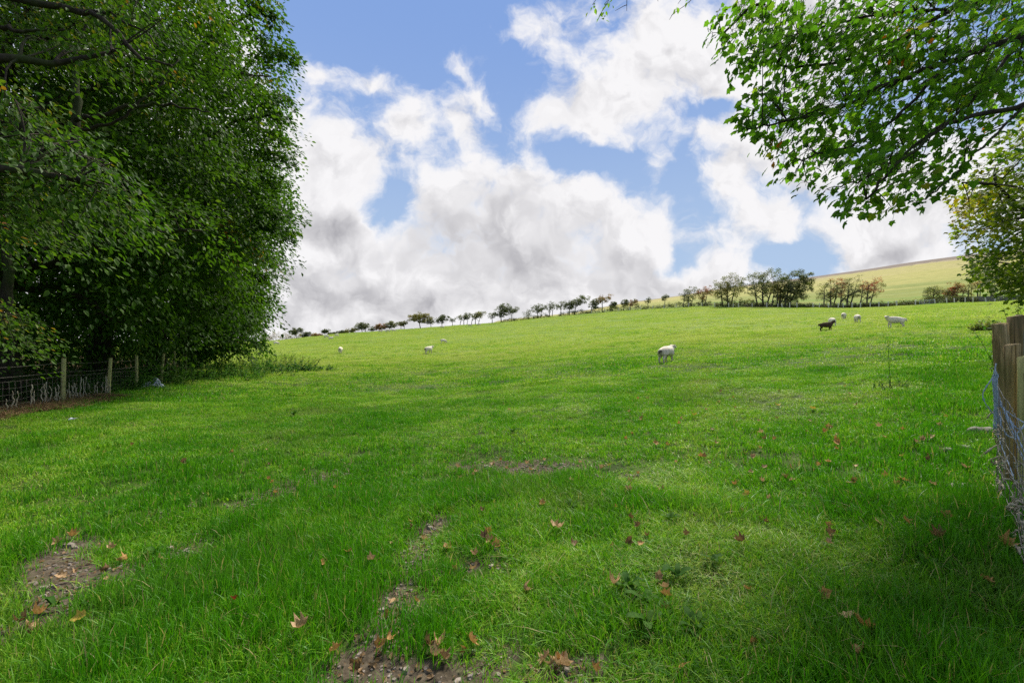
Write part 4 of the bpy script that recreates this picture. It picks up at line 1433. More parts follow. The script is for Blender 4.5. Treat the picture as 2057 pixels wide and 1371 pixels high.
strip_bush('thicket', 'low brown thicket at the far left end of the skyline, beside the wood', 'thicket', (528, 606), 12, 3.0, .58, 1, 150)
strip_bush('scrub', 'dark scrub under the bare thorns, left end of the boundary line', 'scrub', (1008, 1064), 2.5, 1.0, .2, 2, 60, group='dark scrub along the far boundary')
strip_bush('scrub', 'dark scrub mound below the two-stemmed thorn', 'scrub', (1052, 1104), 2.5, 1.5, .2, 3, 70, group='dark scrub along the far boundary')
strip_bush('scrub', 'dark scrub below the largest right-leaning thorn', 'scrub', (1120, 1180), 2.5, 1.7, .18, 4, 80, group='dark scrub along the far boundary')
strip_bush('scrub', 'thick dark scrub between the reddish thorn and the open hill strip', 'scrub', (1180, 1300), 2.5, 1.9, .18, 5, 160, group='dark scrub along the far boundary')
strip_bush('hedge', 'long low dark hedge behind the fence posts under the hawthorns', 'hedge', (1290, 1640), 2.8, 1.45, .24, 6, 520)
strip_bush('scrub', 'mound of scrub at the foot of the olive-topped hawthorn', 'scrub', (1440, 1530), 3.4, 2.2, .34, 7, 110, group='dark scrub along the far boundary')
strip_bush('hedge', 'thin hedge tangled over the wall between the red hawthorns and the hurdle', 'hedge', (1640, 1860), 2.8, 1.05, .28, 8, 260)
strip_bush('hedge', 'dark hedge at the foot of the pinkish-brown hawthorn beside the stone wall', 'hedge', (1860, 1962), 2.8, 1.3, .22, 10, 170)


def far_wall():
    rng = np.random.default_rng(12)
    for (p0, p1, off, h, lab) in [(1500, 1860, 3.6, .95, 'dark overgrown dry-stone wall running behind the far fence posts'), (1930, 2075, 3.4, 1.25, 'pale dry-stone wall at the upper right corner of the field')]:
        acc = Acc()
        a = edge_at((p0 + p1) / 2, off)
        px = p0
        while px < p1:
            g = edge_at(px, off)
            st = .55 * F / g[1] / 1.1
            for row in range(int(h / .24)):
                q = edge_at(px + rng.uniform(0, .5) * st, off)
                x, y = q[0], q[1]
                rr = rng.uniform(.19, .29)
                v = unit(rng.normal(0, 1, (14, 3)))
                ph = np.arange(6) * math.pi / 3
                ringv = np.concatenate([np.stack([np.cos(ph) * rr * 1.25, np.sin(ph) * rr * .8, np.full(6, zz)], -1) * [k, k, 1] for zz, k in ((-.11, .8), (0, 1.05), (.11, .8))])
                ringv = ringv * rng.uniform(.85, 1.15, (18, 1)) + [x, y, q[2] + .1 + row * .23]
                ringv = np.vstack([ringv, [[x, y, q[2] + .1 + row * .23 + .13]]])
                f4 = [[r * 6 + j, r * 6 + (j + 1) % 6, (r + 1) * 6 + (j + 1) % 6, (r + 1) * 6 + j] for r in range(2) for j in range(6)]
                f3 = [[12 + j, 12 + (j + 1) % 6, 18] for j in range(6)]
                acc.add(ringv, [np.array(f4), np.array(f3)])
            px += st
        o = shift(acc, a).obj('stone_wall', STONE, loc=a, smooth=False)
        tag(o, lab, 'wall', kind='thing')


far_wall()


FARPOST = timber('silvered_post', (.50, .47, .36), (.70, .66, .52), amt=.2)


def far_fence():
    rng = np.random.default_rng(13)
    z5 = [55, 152, 250, 355, 460, 570, 605, 647, 755, 873, 960, 995, 1053, 1112, 1240, 1288, 1363, 1437, 1482, 1548, 1617, 1693, 1762, 1835, 1904]
    px = [1162, 1188, 1215, 1243, 1265, 1287, 1311] + [1320 + v / 3.956 for v in z5] + [1780 + v / 7.426 for v in (157, 435, 735, 907, 1018, 1177, 1295, 1495, 1618)]
    px = sorted(px)
    a = edge_at(1600, .3)
    t = thing('post_and_wire_fence', a, 'long far fence of pale leaning posts along the hedge at the top of the field', 'fence')
    tops = []
    for p in px:
        g = edge_at(p, .3)
        acc = Acc()
        h = rng.uniform(1.05, 1.3)
        ln = rng.normal(0, .05, 2)
        if abs(p - 1879) < 2 or abs(p - 1954) < 2:
            ln[0] = -.28
        box(acc, -.085, .085, -.085, .085, -.3, h, .004, rng.random(), tuple(g), tuple(ln), 3)
        shift(acc, g).obj('post', FARPOST, t, loc=g - a)
        tops.append(g + np.array([ln[0] * h, ln[1] * h, h]))
    w = Acc()
    for k in (.92, .62, .32):
        pts = np.array([[q[0], q[1], q[2] - 1.15 * (1 - k)] for q in tops])
        tube(w, pts, .008, 3)
    shift(w, a).obj('wire', WIRE, t)
    # a thin pale stake, and a low steel hurdle
    g = edge_at(1659.5, 1.8)
    acc = Acc()
    tube(acc, np.array([g, g + [.04, 0, 1.6], g + [-.02, 0, 3.0]]) - g, [.06, .05, .035], 7)
    tag(acc.obj('stake', PALE, loc=g), 'tall thin pale stake standing beside the red-berried hawthorn', 'stake')
    g0, g1 = edge_at(1847, -1.5), edge_at(1877, -1.5)
    c = (g0 + g1) / 2
    t = thing('sheep_hurdle', c, 'low galvanised hurdle standing before the hedge near the top right of the field', 'hurdle')
    rail = Acc()
    for z in (.15, .4, .65):
        tube(rail, np.array([g0 + [0, 0, z], c + [0, 0, z], g1 + [0, 0, z]]) - c, .03, 6)
    rail.obj('lower_rail', STEEL, t)
    top = Acc()
    box(top, -np.linalg.norm(g1 - g0) / 2, np.linalg.norm(g1 - g0) / 2, -.07, .07, .92, 1.04, rot=math.atan2(g1[1] - g0[1], g1[0] - g0[0]))
    top.V = [v + np.outer((v[:, 0] / np.linalg.norm(g1 - g0)), [0, 0, g1[2] - g0[2]]) for v in top.V]
    top.obj('top_rail', STEEL, t)
    for f in (0, .33, .67, 1):
        q = g0 + (g1 - g0) * f - c
        l = Acc()
        tube(l, np.array([q + [0, 0, -.15], q + [0, 0, .4], q + [0, 0, .93]]), .035, 6)
        l.obj('leg', STEEL, t)


far_fence()


# ------------------------------------------------------------------ fences near the camera
def left_fence():
    rng = np.random.default_rng(21)
    a = np.array([-11.35, 11.5, H(-11.35, 11.5)])
    t = thing('wire_fence', a, 'stock fence of slim pale posts, wire and netting in front of the left wood', 'fence')
    posts = [(-10.55, 5.4, 1.15, 0), (-10.75, 8.6, 1.15, 0), (-11.35, 11.5, 1.13, .02), (-11.9, 13.4, 1.12, .07), (-12.42, 15.05, 1.16, .0), (-13.6, 17.6, 1.22, .10), (-14.55, 19.6, 1.25, 0), (-15.85, 22.1, 1.3, 0)]
    tops = []
    for (x, y, h, ln) in posts:
        g = np.array([x, y, H(x, y)])
        acc = Acc()
        tube(acc, np.array([[0, 0, -.3], [ln * .3, 0, .3], [ln * .7, 0, .7], [ln * h, 0, h], [ln * h, 0, h + .004]]), [.050, .049, .047, .045, .030], 9)
        acc.obj('post', PALE, t, loc=g - a)
        tops.append(g + [ln * h, 0, h])
    tops = np.array(tops)
    base = np.array([[p[0], p[1], H(p[0], p[1])] for p in posts])
    w = Acc()
    for hh, r in ((1.02, .0055), (.80, .0055), (.70, .004)):
        pts = []
        for k in range(len(posts) - 1):
            for f in np.linspace(0, 1, 7)[:-1]:
                q = base[k] * (1 - f) + base[k + 1] * f
                pts.append(q + [.05, 0, hh - .05 * 4 * f * (1 - f) * .5])
        tube(w, np.array(pts), r, 4)
    shift(w, a).obj('wire', WIRE, t)
    net = Acc()
    for hh in (.08, .18, .30, .42, .55, .69):
        pts = []
        for k in range(4):
            for f in np.linspace(0, 1, 12)[:-1]:
                q = base[k] * (1 - f) + base[k + 1] * f
                pts.append([q[0] + .055, q[1], H(q[0], q[1]) + hh + rng.normal(0, .008)])
        tube(net, np.array(pts), .003, 3)
    for k in range(4):
        L = np.linalg.norm(base[k + 1] - base[k])
        for f in np.arange(0, 1, .15 / L):
            q = base[k] * (1 - f) + base[k + 1] * f
            z = H(q[0], q[1])
            tube(net, np.array([[q[0] + .055, q[1], z + .06], [q[0] + .06, q[1] + rng.normal(0, .01), z + .4], [q[0] + .055, q[1], z + .69]]), .003, 3)
    shift(net, a).obj('netting', WIRE, t)
    wool = Acc()
    for k in range(1, 3):
        n = 34 if k == 1 else 24
        for f in rng.random(n):
            q = base[k] * (1 - f) + base[k + 1] * f
            z = H(q[0], q[1]) + .10
            hgt = rng.uniform(.2, .55)
            m = 7
            pts = np.stack([np.full(m, q[0] + .06) + rng.normal(0, .010, m), np.full(m, q[1]) + rng.normal(0, .013, m), z + np.linspace(0, hgt, m)], -1)
            tube(wool, pts, rng.uniform(.004, .013, m), 5)
    shift(wool, a).obj('wool', WOOLBIT, t)['kind'] = 'stuff'


left_fence()


def right_posts():
    """the timber straining posts at the right edge, their netting, and the twine"""
    rng = np.random.default_rng(22)
    # (photo x0, x1, top y, distance, depth, material, name, label)
    rows = [(1991, 2012, 647, 4.42, .14, OLD, 'timber_post', 'tilted brown timber post with a cut top, leftmost of the clustered posts', (-.045, .02)),
            (2012, 2034, 635, 4.75, .13, OLD_D, 'timber_post', 'dark square timber post just behind the leftmost tilted one', (.01, .0)),
            (2003, 2029, 692, 3.88, .13, OLD, 'timber_post', 'brown timber post wrapped in the blue twine, in front of the cluster', (.0, .0)),
            (2029, 2100, 711, 3.66, .10, PALE, 'timber_post', 'broad olive timber slab at the photo edge, nearest of the clustered posts', (.0, .0)),
            (2035, 2047, 632, 5.1, .10, OLD_G, 'fence_stake', 'round lichen-grey stake standing behind the timber posts', (-.03, .0)),
            (2049, 2075, 627, 5.3, .12, OLD_D, 'timber_post', 'dark timber post behind the lichen-grey stake', (.0, .0))]
    for (x0, x1, top, d, dep, mat, nm, lab, ln) in rows:
        u0, u1 = (x0 - 1028.5) / F, (x1 - 1028.5) / F
        cx, cy = (u0 + u1) / 2 * d + (.12 if top == 647 else .07), d
        dep *= .6
        w = (u1 - u0) * d
        z = H(cx, cy)
        h = EYE + (685.5 - top) / F * d - z
        acc = Acc()
        if nm == 'fence_stake':
            m = 9
            tube(acc, np.stack([np.linspace(0, ln[0] * h, m) + rng.normal(0, .004, m), rng.normal(0, .004, m), np.linspace(-.3, h, m)], -1), np.linspace(w * .55, w * .45, m), 9)
        else:
            # a baulk turned a little so that two faces show
            rot = {647: .25, 635: -.2, 692: .35, 711: .10}.get(top, .1)
            ww = w * (.86 if top != 711 else .96)
            box(acc, -ww / 2, ww / 2, -dep / 2, dep / 2, -.35, h, .0035, rot, (0, 0, 0), (0, 0), 9)
            for v in acc.V:
                v[:, 0] += ln[0] * v[:, 2]; v[:, 1] += ln[1] * v[:, 2]
                tp = v[:, 2] > h - .01
                v[tp, 2] += v[tp, 0] * .18
        tag(acc.obj(nm, mat, loc=(cx, cy, z)), lab, 'post', 'timber posts clustered at the right edge')
    # netting that runs towards the camera from the twined post
    A = np.array([3.99, 3.74]); B = np.array([2.74, 2.36])
    d = (B - A) / np.linalg.norm(B - A)
    L = np.linalg.norm(B - A)
    a = np.array([A[0], A[1], H(*A)])
    t = thing('wire_netting', a, 'sagging sheep netting hung with wool, running down from the twined post', 'netting')
    net = Acc()
    bulge = lambda f: np.array([-.02, .02]) * math.sin(f * 9) * .5 + np.array([-.01, .01]) * math.sin(f * math.pi)
    P = lambda f, h: np.array([*(A + d * L * f + bulge(f) * (1 - .4 * h)), H(*(A + d * L * f)) + h * (.92 - .22 * f)])
    for h in (.04, .16, .3, .45, .62, .8, 1.0):
        tube(net, np.array([P(f, h) + rng.normal(0, .003, 3) for f in np.linspace(0, 1, 30)]), .0028, 4)
    for f in np.linspace(0, 1, 13):
        tube(net, np.array([P(f, h) + rng.normal(0, .002, 3) for h in np.linspace(.02, 1, 6)]), .0026, 4)
    shift(net, a).obj('mesh', WIRE, t)
    wool = Acc()
    for _ in range(200):
        f = rng.random(); h = rng.random() ** 2.6 * (.75 - .15 * f)
        c = P(f, h) + rng.normal(0, .012, 3)
        m = 4
        v = np.cumsum(np.vstack([c, rng.normal(0, .014, (m - 1, 3)) + [0, 0, -.016]]), 0)
        tube(wool, v, rng.uniform(.003, .008, m), 5)
    shift(wool, a).obj('wool', WOOLBIT, t)['kind'] = 'stuff'
    # blue twine
    a2 = at_px(2000, 780, 3.80)
    tw = Acc()

    def strand(pts, d, r, n=26, wob=.006, fuzz=True):
        p = np.array([at_px(x, y, dd) for (x, y), dd in zip(pts, d if hasattr(d, '__len__') else [d] * len(pts))])
        tt = np.linspace(0, 1, len(p)); ts = np.linspace(0, 1, n)
        q = np.stack([np.interp(ts, tt, p[:, k]) for k in range(3)], -1)
        q[1:-1] = (q[:-2] + 2 * q[1:-1] + q[2:]) / 4
        for s in range(2):
            ph = s * math.pi + ts * 40
            o = np.stack([np.cos(ph) * r * .7, np.sin(ph) * r * .7, np.sin(ph) * r * .4], -1)
            tube(tw, q + o + rng.normal(0, wob * .2, q.shape), r, 5)
        if fuzz:
            for _ in range(n // 2):
                i = rng.integers(1, n - 1)
                tube(tw, np.array([q[i], q[i] + rng.normal(0, .012, 3)]), [.0012, .0006], 3, cap=False)
    strand([(2001, 730), (1997, 750), (1993, 760), (1984, 772), (1973, 790), (1977, 806), (1986, 820), (1996, 832)], 3.72, .0030)
    for k in range(5):
        strand([(1999 + k * 1.5, 738 + 4 * k), (1994 + 2 * k, 765), (1997 + 2 * k, 800 + 3 * k), (1998 + 3 * k, 835), (1996 + 4 * k, 862)], 3.70 - .01 * k, .0034)
    strand([(2002, 760), (2004, 790), (2013, 815), (2024, 836), (2042, 872), (2057, 905), (2075, 940)], [3.7, 3.7, 3.66, 3.6, 3.5, 3.4, 3.3], .0038, 34)
    strand([(1998, 800), (2012, 818), (2034, 834), (2057, 848), (2090, 866)], [3.7, 3.68, 3.62, 3.55, 3.45], .0032, 30)
    strand([(2004, 812), (2010, 850), (2022, 874), (2037, 880), (2050, 862), (2064, 846)], [3.68, 3.64, 3.58, 3.54, 3.5, 3.5], .0042, 30)
    strand([(2016, 822), (2026, 850), (2038, 876), (2048, 905), (2062, 930)], [3.66, 3.6, 3.55, 3.45, 3.38], .0036, 28)
    strand([(2024, 836), (2040, 858), (2050, 862), (2062, 852)], [3.6, 3.56, 3.54, 3.5], .005, 20)
    strand([(2002, 850), (2006, 880), (2016, 905), (2030, 940), (2040, 975)], [3.68, 3.62, 3.55, 3.4, 3.3], .0026, 26)
    o = shift(tw, a2).obj('baler_twine', TWINE, loc=a2)
    tag(o, 'tangle of frayed blue twine looped round the timber post at the right edge', 'twine')


right_posts()


# ------------------------------------------------------------------ weeds and bushes
def weed(name, label, cat, x, y, rx, ry, h, n, tint, seed, leaf=.06, per=16, group=None, lean=.25, mat=None):
    rng = np.random.default_rng(seed)
    z0 = H(x, y)
    a = np.array([x, y, z0])
    acc = Acc(); st = acc
    for _ in range(n):
        r = math.sqrt(rng.random()); ph = rng.random() * 2 * math.pi
        bx, by = x + rx * r * math.cos(ph), y + ry * r * math.sin(ph)
        b = np.array([bx, by, H(bx, by) - .04])
        hh = h * (1 - .55 * r ** 2) * rng.uniform(.6, 1.15)
        tip = b + np.array([rng.normal(0, lean) * hh + .15 * rx * math.cos(ph), rng.normal(0, lean) * hh, hh])
        pts = bez(b, (b + tip) / 2 + [0, 0, .15 * hh], tip, 6)
        tube(st, pts, np.linspace(.006, .0025, 6), 4, .35, cap=False)
        f = rng.uniform(.15, 1.0, per)
        i = f * 5; i0 = np.minimum(i.astype(int), 4); fr = (i - i0)[:, None]
        C = pts[i0] * (1 - fr) + pts[i0 + 1] * fr
        D = np.stack([rng.normal(0, 1, per), rng.normal(0, 1, per), rng.normal(-.1, .3, per)], -1)
        N = np.stack([rng.normal(0, .35, per), rng.normal(0, .35, per), np.ones(per)], -1)
        leaves(acc, C, D, N, leaf * rng.uniform(.6, 1.3, per), np.clip(tint + rng.normal(0, .12, per), 0, 1))
    return tag(shift(acc, a).obj(name, mat or WEED, loc=a, smooth=False), label, cat, group)


NG = 'rough nettles and brambles along the left fence'
weed('nettle_clump', 'tall green nettles around the third clear post of the left fence', 'nettles', -13.2, 14.9, 1.5, .8, 1.0, 90, .34, 1, .085, group=NG)
weed('nettle_clump', 'nettles at the foot of the wood just left of the grey plastic bag', 'nettles', -12.7, 13.5, .9, .7, .75, 50, .28, 2, .08, group=NG)
weed('nettle_clump', 'bright green nettle bank directly behind the grey plastic bag', 'nettles', -13.6, 16.8, 1.3, .9, 1.05, 80, .42, 3, .085, group=NG)
weed('nettle_clump', 'mid-green nettles below the leaning fence post', 'nettles', -13.9, 18.8, 1.5, 1.0, 1.0, 80, .34, 4, .09, group=NG)
weed('nettle_clump', 'low nettle bank along the grass right of the leaning fence post', 'nettles', -12.7, 20.0, 1.7, 1.2, .85, 90, .38, 5, .09, group=NG)
weed('bramble_patch', 'rounded bramble patch at the end of the nettle bank', 'brambles', -12.9, 22.6, 2.0, 1.4, .9, 90, .30, 6, .10, group=NG)
weed('bramble_patch', 'low dark bramble mound sprawling out into the grass at the field corner', 'brambles', -12.9, 25.6, 1.5, .9, .75, 80, .10, 7, .11, group=NG)
weed('bramble_patch', 'small dark trailing bramble, the tip of the patch furthest into the field', 'brambles', -11.2, 26.6, 1.2, .8, .45, 50, .2, 8, .10, group=NG)
weed('dead_weed_patch', 'brownish seeding weeds behind the dark bramble mound', 'weeds', -15.6, 30.5, 2.6, 1.2, 1.1, 110, .72, 9, .10, group=NG)
weed('dead_weed_patch', 'greyish-green dry weeds under the skirts of the farthest left tree', 'weeds', -17.4, 28.0, 2.2, 1.2, 1.0, 100, .62, 10, .10, group=NG)
weed('bramble_patch', 'brambles in the wood behind the netting with snagged wool', 'brambles', -12.6, 11.2, .6, 1.4, .85, 60, .18, 11, .08, group=NG)
g = ground_px(1790, 783)
weed('sapling', 'thin weedy sapling with one tall bare shoot alone in the short grass', 'sapling', g[0], g[1], .38, .3, .34, 22, .5, 12, .035, per=9, lean=.5)
tall = Acc()
tube(tall, np.array([[0, 0, 0], [-.03, 0, .35], [-.05, 0, .72], [-.06, 0, .95]]), [.006, .005, .004, .002], 4, .2)
rr = np.random.default_rng(3)
leaves(tall, np.stack([-.05 + rr.normal(0, .01, 30), rr.normal(0, .01, 30), rr.uniform(.2, .95, 30)], -1), rr.normal(0, 1, (30, 3)), rr.normal(0, 1, (30, 3)), rr.uniform(.02, .045, 30), np.full(30, .3))
tall.obj('tall_shoot', WEED, bpy.data.objects['sapling'], smooth=False)
g = at_px(2035, 632, 8.3)
weed('bramble_bush', 'leafy bramble hanging over behind the tops of the timber posts', 'brambles', 10.2, 8.7, .8, .7, 1.45, 90, .45, 13, .085, per=22)
g = ground_px(1985, 664)
weed('grass_tussock', 'dry brownish tussock just left of the timber post tops', 'tussock', g[0], g[1], (.03 * g[1]), .3, .026 * g[1], 120, .86, 14, .006 * g[1], per=7, lean=.5)


def dock(label, px, py, r, n, seed):
    rng = np.random.default_rng(seed)
    g = ground_px(px, py)
    acc = Acc()
    for k in range(n):
        az = k * 2.4 + rng.normal(0, .4)
        L = r * rng.uniform(.6, 1.1)
        D = np.array([math.cos(az), math.sin(az)])
        m = 6
        t = np.linspace(0, 1, m)
        wid = L * .24 * np.sin(math.pi * np.clip(t * .92 + .08, 0, 1)) ** .8 * (1 - .2 * t)
        up = rng.uniform(.35, .75) * L
        zc = .03 + up * np.sin(t * 2.0) * .75 + rng.normal(0, .006, m)
        mid = np.stack([D[0] * L * t, D[1] * L * t, zc], -1)
        side = np.array([-D[1], D[0], 0])
        cr = rng.normal(0, .12 * L * .24, (m, 2))
        V = np.concatenate([mid - side * wid[:, None] + np.stack([0 * t, 0 * t, .30 * wid + cr[:, 0]], -1), mid, mid + side * wid[:, None] + np.stack([0 * t, 0 * t, .30 * wid + cr[:, 1]], -1)])
        Fq = []
        for i in range(m - 1):
            for c in (0, 1):
                Fq.append([c * m + i, c * m + i + 1, (c + 1) * m + i + 1, (c + 1) * m + i])
        acc.add(V, np.array(Fq), float(np.clip(.5 + rng.normal(0, .25), 0, 1)))
    tag(acc.obj('dock_plant', DOCK, loc=g), label, 'weed', 'broad-leaved docks in the sward')


for q, (px, py, r, n, lab) in enumerate([
        (1262, 1185, .15, 6, 'broad-leaved dock right beside the large tan curled leaf in the foreground'),
        (1292, 1215, .16, 6, 'dock with bluish leaves just below the two pale curled leaves'),
        (1360, 1165, .15, 5, 'dock plant with dark leaves right of the pale curled leaves'),
        (1430, 1135, .12, 5, 'small dock in the grass between the pale curled leaves and the right fence'),
        (1300, 1262, .17, 5, 'large dock lowest of the foreground group, near the bottom of the photo'),
        (1395, 1270, .14, 5, 'dock half hidden in long grass below the foreground group'),
        (1845, 1115, .13, 3, 'single pale dock leaf below the dark curled leaf, near the netting'),
        (1865, 1148, .14, 3, 'wide dull dock leaf in shade close to the netting'),
        (1925, 1268, .11, 3, 'blue-green dock leaf deep in the grass at the lower right'),
        (110, 1225, .12, 6, 'blue-green dock at the edge of the bare muddy patch, lower left'),
        (155, 1230, .09, 4, 'small dock next to the blue-green one beside the muddy patch'),
        (310, 1118, .13, 6, 'flattened dock between the two lines of bare mud on the left'),
        (225, 1043, .12, 5, 'pale dock in the left grass above the muddy lines'),
        (270, 1090, .08, 4, 'tiny round-leaved dock above the flattened one'),
        (318, 972, .13, 5, 'pale dock furthest up the left grass'),
        (1115, 948, .15, 5, 'dock on the worn ground at mid field'),
        (590, 835, .22, 8, 'dark dock rosette alone in the bright grass left of the field centre'),
        (1150, 1022, .14, 5, 'dock in the grass right of the worn track'),
        (1345, 1048, .12, 5, 'bluish dock beside small orange leaves right of centre'),
        (1030, 870, .18, 5, 'dock with pale leaves above the worn ground at mid field')]):
    dock(lab, px, py, r * .72, n, 400 + q)


# ------------------------------------------------------------------ sheep
def wool_mat(name, a, b, face, dark):
    m, n, out = material(name)
    t = n.n('ShaderNodeTexCoord')
    P = t.outputs['Object']
    nz = n.noise(P, 26.0, 5.0, .65)
    big = n.noise(P, 4.0, 3.0)
    c = n.mix(n.rng(big, .3, .7), a, b)
    c = n.mix(n.attr('bare'), c, face)
    c = n.mix(n.attr('stain'), c, dark)
    surf(n, out, c, .95, .1, bump=nz, bump_s=.8, bump_d=.03)
    return m


WHITE = wool_mat('white_fleece', (.76, .68, .54), (.60, .53, .41), (.68, .60, .47), (.050, .040, .030))
BLACK = wool_mat('brown_fleece', (.085, .052, .034), (.052, .032, .022), (.020, .013, .010), (.020, .013, .010))
HOOF = plain('hoof', (.02, .018, .015), None, 10, .6, .3)


def sheep_mesh(name, pose, mat, stain=0.0, turn=0.0):
    """one continuous skinned body; x points forward"""
    V, E, R = [], [], []

    def v(p, r, par=None):
        r = r if isinstance(r, tuple) else (r, r)
        k = 1.36 if max(r) > .1 else 1.25
        V.append(p); R.append((r[0] * k, r[1] * k))
        if par is not None:
            E.append((par, len(V) - 1))
        return len(V) - 1
    rump = v((-.40, 0, .60), (.185, .20))
    loin = v((-.16, 0, .59), (.215, .215), rump)
    rib = v((.08, 0, .585), (.225, .225), loin)
    sho = v((.30, 0, .60), (.180, .19), rib)
    c, s = math.cos(turn), math.sin(turn)
    if pose == 'up':
        nk = [(.42, 0, .72), (.50, 0, .84)]; hd = [(.56, 0, .905), (.655, 0, .87), (.745, 0, .815)]
    elif pose == 'graze':
        nk = [(.45, 0, .52), (.55, 0, .36)]; hd = [(.60, 0, .25), (.655, 0, .16), (.70, 0, .07)]
    else:
        nk = [(.43, 0, .70), (.51, 0, .79)]; hd = [(.58, 0, .84), (.67, 0, .80), (.755, 0, .745)]

    def rt(p):
        x, y = p[0] - .36, p[1]
        return (.36 + x * c - y * s, x * s + y * c, p[2])
    n1 = v(rt(nk[0]), (.125, .135), sho); n2 = v(rt(nk[1]), (.085, .095), n1)
    h1 = v(rt(hd[0]), (.070, .078), n2); h2 = v(rt(hd[1]), (.054, .058), h1); h3 = v(rt(hd[2]), (.036, .034), h2)
    for sg in (-1, 1):
        e0 = (hd[0][0] - .025, sg * .085, hd[0][2] + .035); e1 = (hd[0][0] - .055, sg * .165, hd[0][2] + .050)
        a = v(rt(e0), (.026, .020), h1); v(rt(e1), (.015, .022), a)
    for sg in (-1, 1):
        f = sg * .05
        a = v((-.40 + f * .2, sg * .105, .44), (.105, .085), rump)
        b = v((-.34 + f, sg * .115, .335), (.060, .055), a)
        k = v((-.47 + f, sg * .115, .235), (.032, .030), b)
        d = v((-.44 + f, sg * .115, .09), (.025, .025), k)
        v((-.42 + f, sg * .115, .0), (.030, .028), d)
        a = v((.29 - f * .2, sg * .10, .42), (.080, .072), sho)
        b = v((.30 - f, sg * .105, .25), (.036, .036), a)
        d = v((.295 - f, sg * .105, .09), (.025, .025), b)
        v((.305 - f, sg * .105, .0), (.030, .028), d)
    tl = v((-.60, 0, .64), (.048, .048), rump)
    v((-.635, 0, .46), (.035, .035), tl)
    me = bpy.data.meshes.new(name + '_cage')
    me.from_pydata(V, E, [])
    ob = bpy.data.objects.new(name + '_cage', me)
    COL.objects.link(ob)
    sk = ob.modifiers.new('skin', 'SKIN')
    sk.use_smooth_shade = True
    sk.branch_smoothing = .35
    for d, r in zip(me.skin_vertices[0].data, R):
        d.radius = r
        d.use_root = False
    me.skin_vertices[0].data[0].use_root = True
    ss = ob.modifiers.new('sub', 'SUBSURF')
    ss.levels = ss.render_levels = 2
    dg = bpy.context.evaluated_depsgraph_get()
    out = bpy.data.meshes.new_from_object(ob.evaluated_get(dg))
    bpy.data.objects.remove(ob)
    out.name = name
    n = len(out.vertices)
    P = np.zeros(n * 3, np.float32); out.vertices.foreach_get('co', P); P = P.reshape(-1, 3).astype(float)
    # fleece: lumpy, heavier below
    body = np.clip((P[:, 2] - .36) / .1, 0, 1) * np.clip((.50 - P[:, 0]) / .1, 0, 1)
    nz = vnoise(P[:, 0] * 14 + P[:, 2] * 5, P[:, 1] * 14 + P[:, 2] * 9, 3) - .5
    cen = np.stack([P[:, 0], 0 * P[:, 1], np.full(n, .58)], -1)
    P += unit(P - cen) * (nz * .035 * body)[:, None]
    out.vertices.foreach_set('co', P.astype(np.float32).ravel())
    hx = np.array([rt(q) for q in hd])
    dh = np.min(np.linalg.norm(P[:, None] - hx[None], axis=2), 1)
    bare = np.maximum(np.clip((.13 - dh) / .05, 0, 1), np.clip((.30 - P[:, 2]) / .06, 0, 1) * (dh > .2))
    st = stain * np.clip((-.50 - P[:, 0]) / .05, 0, 1) * np.clip((.085 - np.abs(P[:, 1] + .02 + .05 * np.sin(P[:, 2] * 22))) / .05, 0, 1) * np.clip((.66 - P[:, 2]) / .06, 0, 1) * np.clip((P[:, 2] - .26) / .08, 0, 1)
    muz = np.clip((.05 - np.linalg.norm(P - hx[2], axis=1)) / .02, 0, 1) * .8
    for nm, val in (('bare', bare), ('stain', np.maximum(st, muz))):
        a = out.attributes.new(nm, 'FLOAT', 'POINT')
        a.data.foreach_set('value', val.astype(np.float32))
    out.materials.clear()
    out.materials.append(mat); out.materials.append(HOOF)
    out.update()
    for p in out.polygons:
        if p.center[2] < .035:
            p.material_index = 1
        p.use_smooth = True
    return out


SHEEP = {
    'up': sheep_mesh('white_up', 'up', WHITE, .5, .5), 'up_stain': sheep_mesh('white_stained', 'up', WHITE, 1.0, -.25), 'graze': sheep_mesh('white_grazing', 'graze', WHITE, .8),
    'level_stain': sheep_mesh('white_level_stained', 'level', WHITE, 1.0, -.35),
    'look': sheep_mesh('white_looking', 'level', WHITE, .3, .9), 'brown': sheep_mesh('brown_up', 'up', BLACK, .0, .12),
}


def sheep(kind, label, px, py, heading, scale=1.0, wide=1.0, group='sheep grazing the field', dist=None):
    """heading: degrees clockwise from straight away from the camera (0 shows the rump)"""
    g = ground_px(px, py) if dist is None else np.array([(px - 1028.5) / F * dist, dist, 0])
    g[2] = H(g[0], g[1])
    o = bpy.data.objects.new('sheep', SHEEP[kind])
    COL.objects.link(o)
    N = normals(g[0:1], g[1:2], .5)[0]
    o.location = g + [0, 0, -.04 * scale]
    view = math.degrees(math.atan2(g[0], g[1]))
    o.rotation_euler = (0, 0, math.radians(90 - heading - view * .85))
    o.scale = (scale, scale * wide, scale)
    tag(o, label, 'sheep', group)
    return g


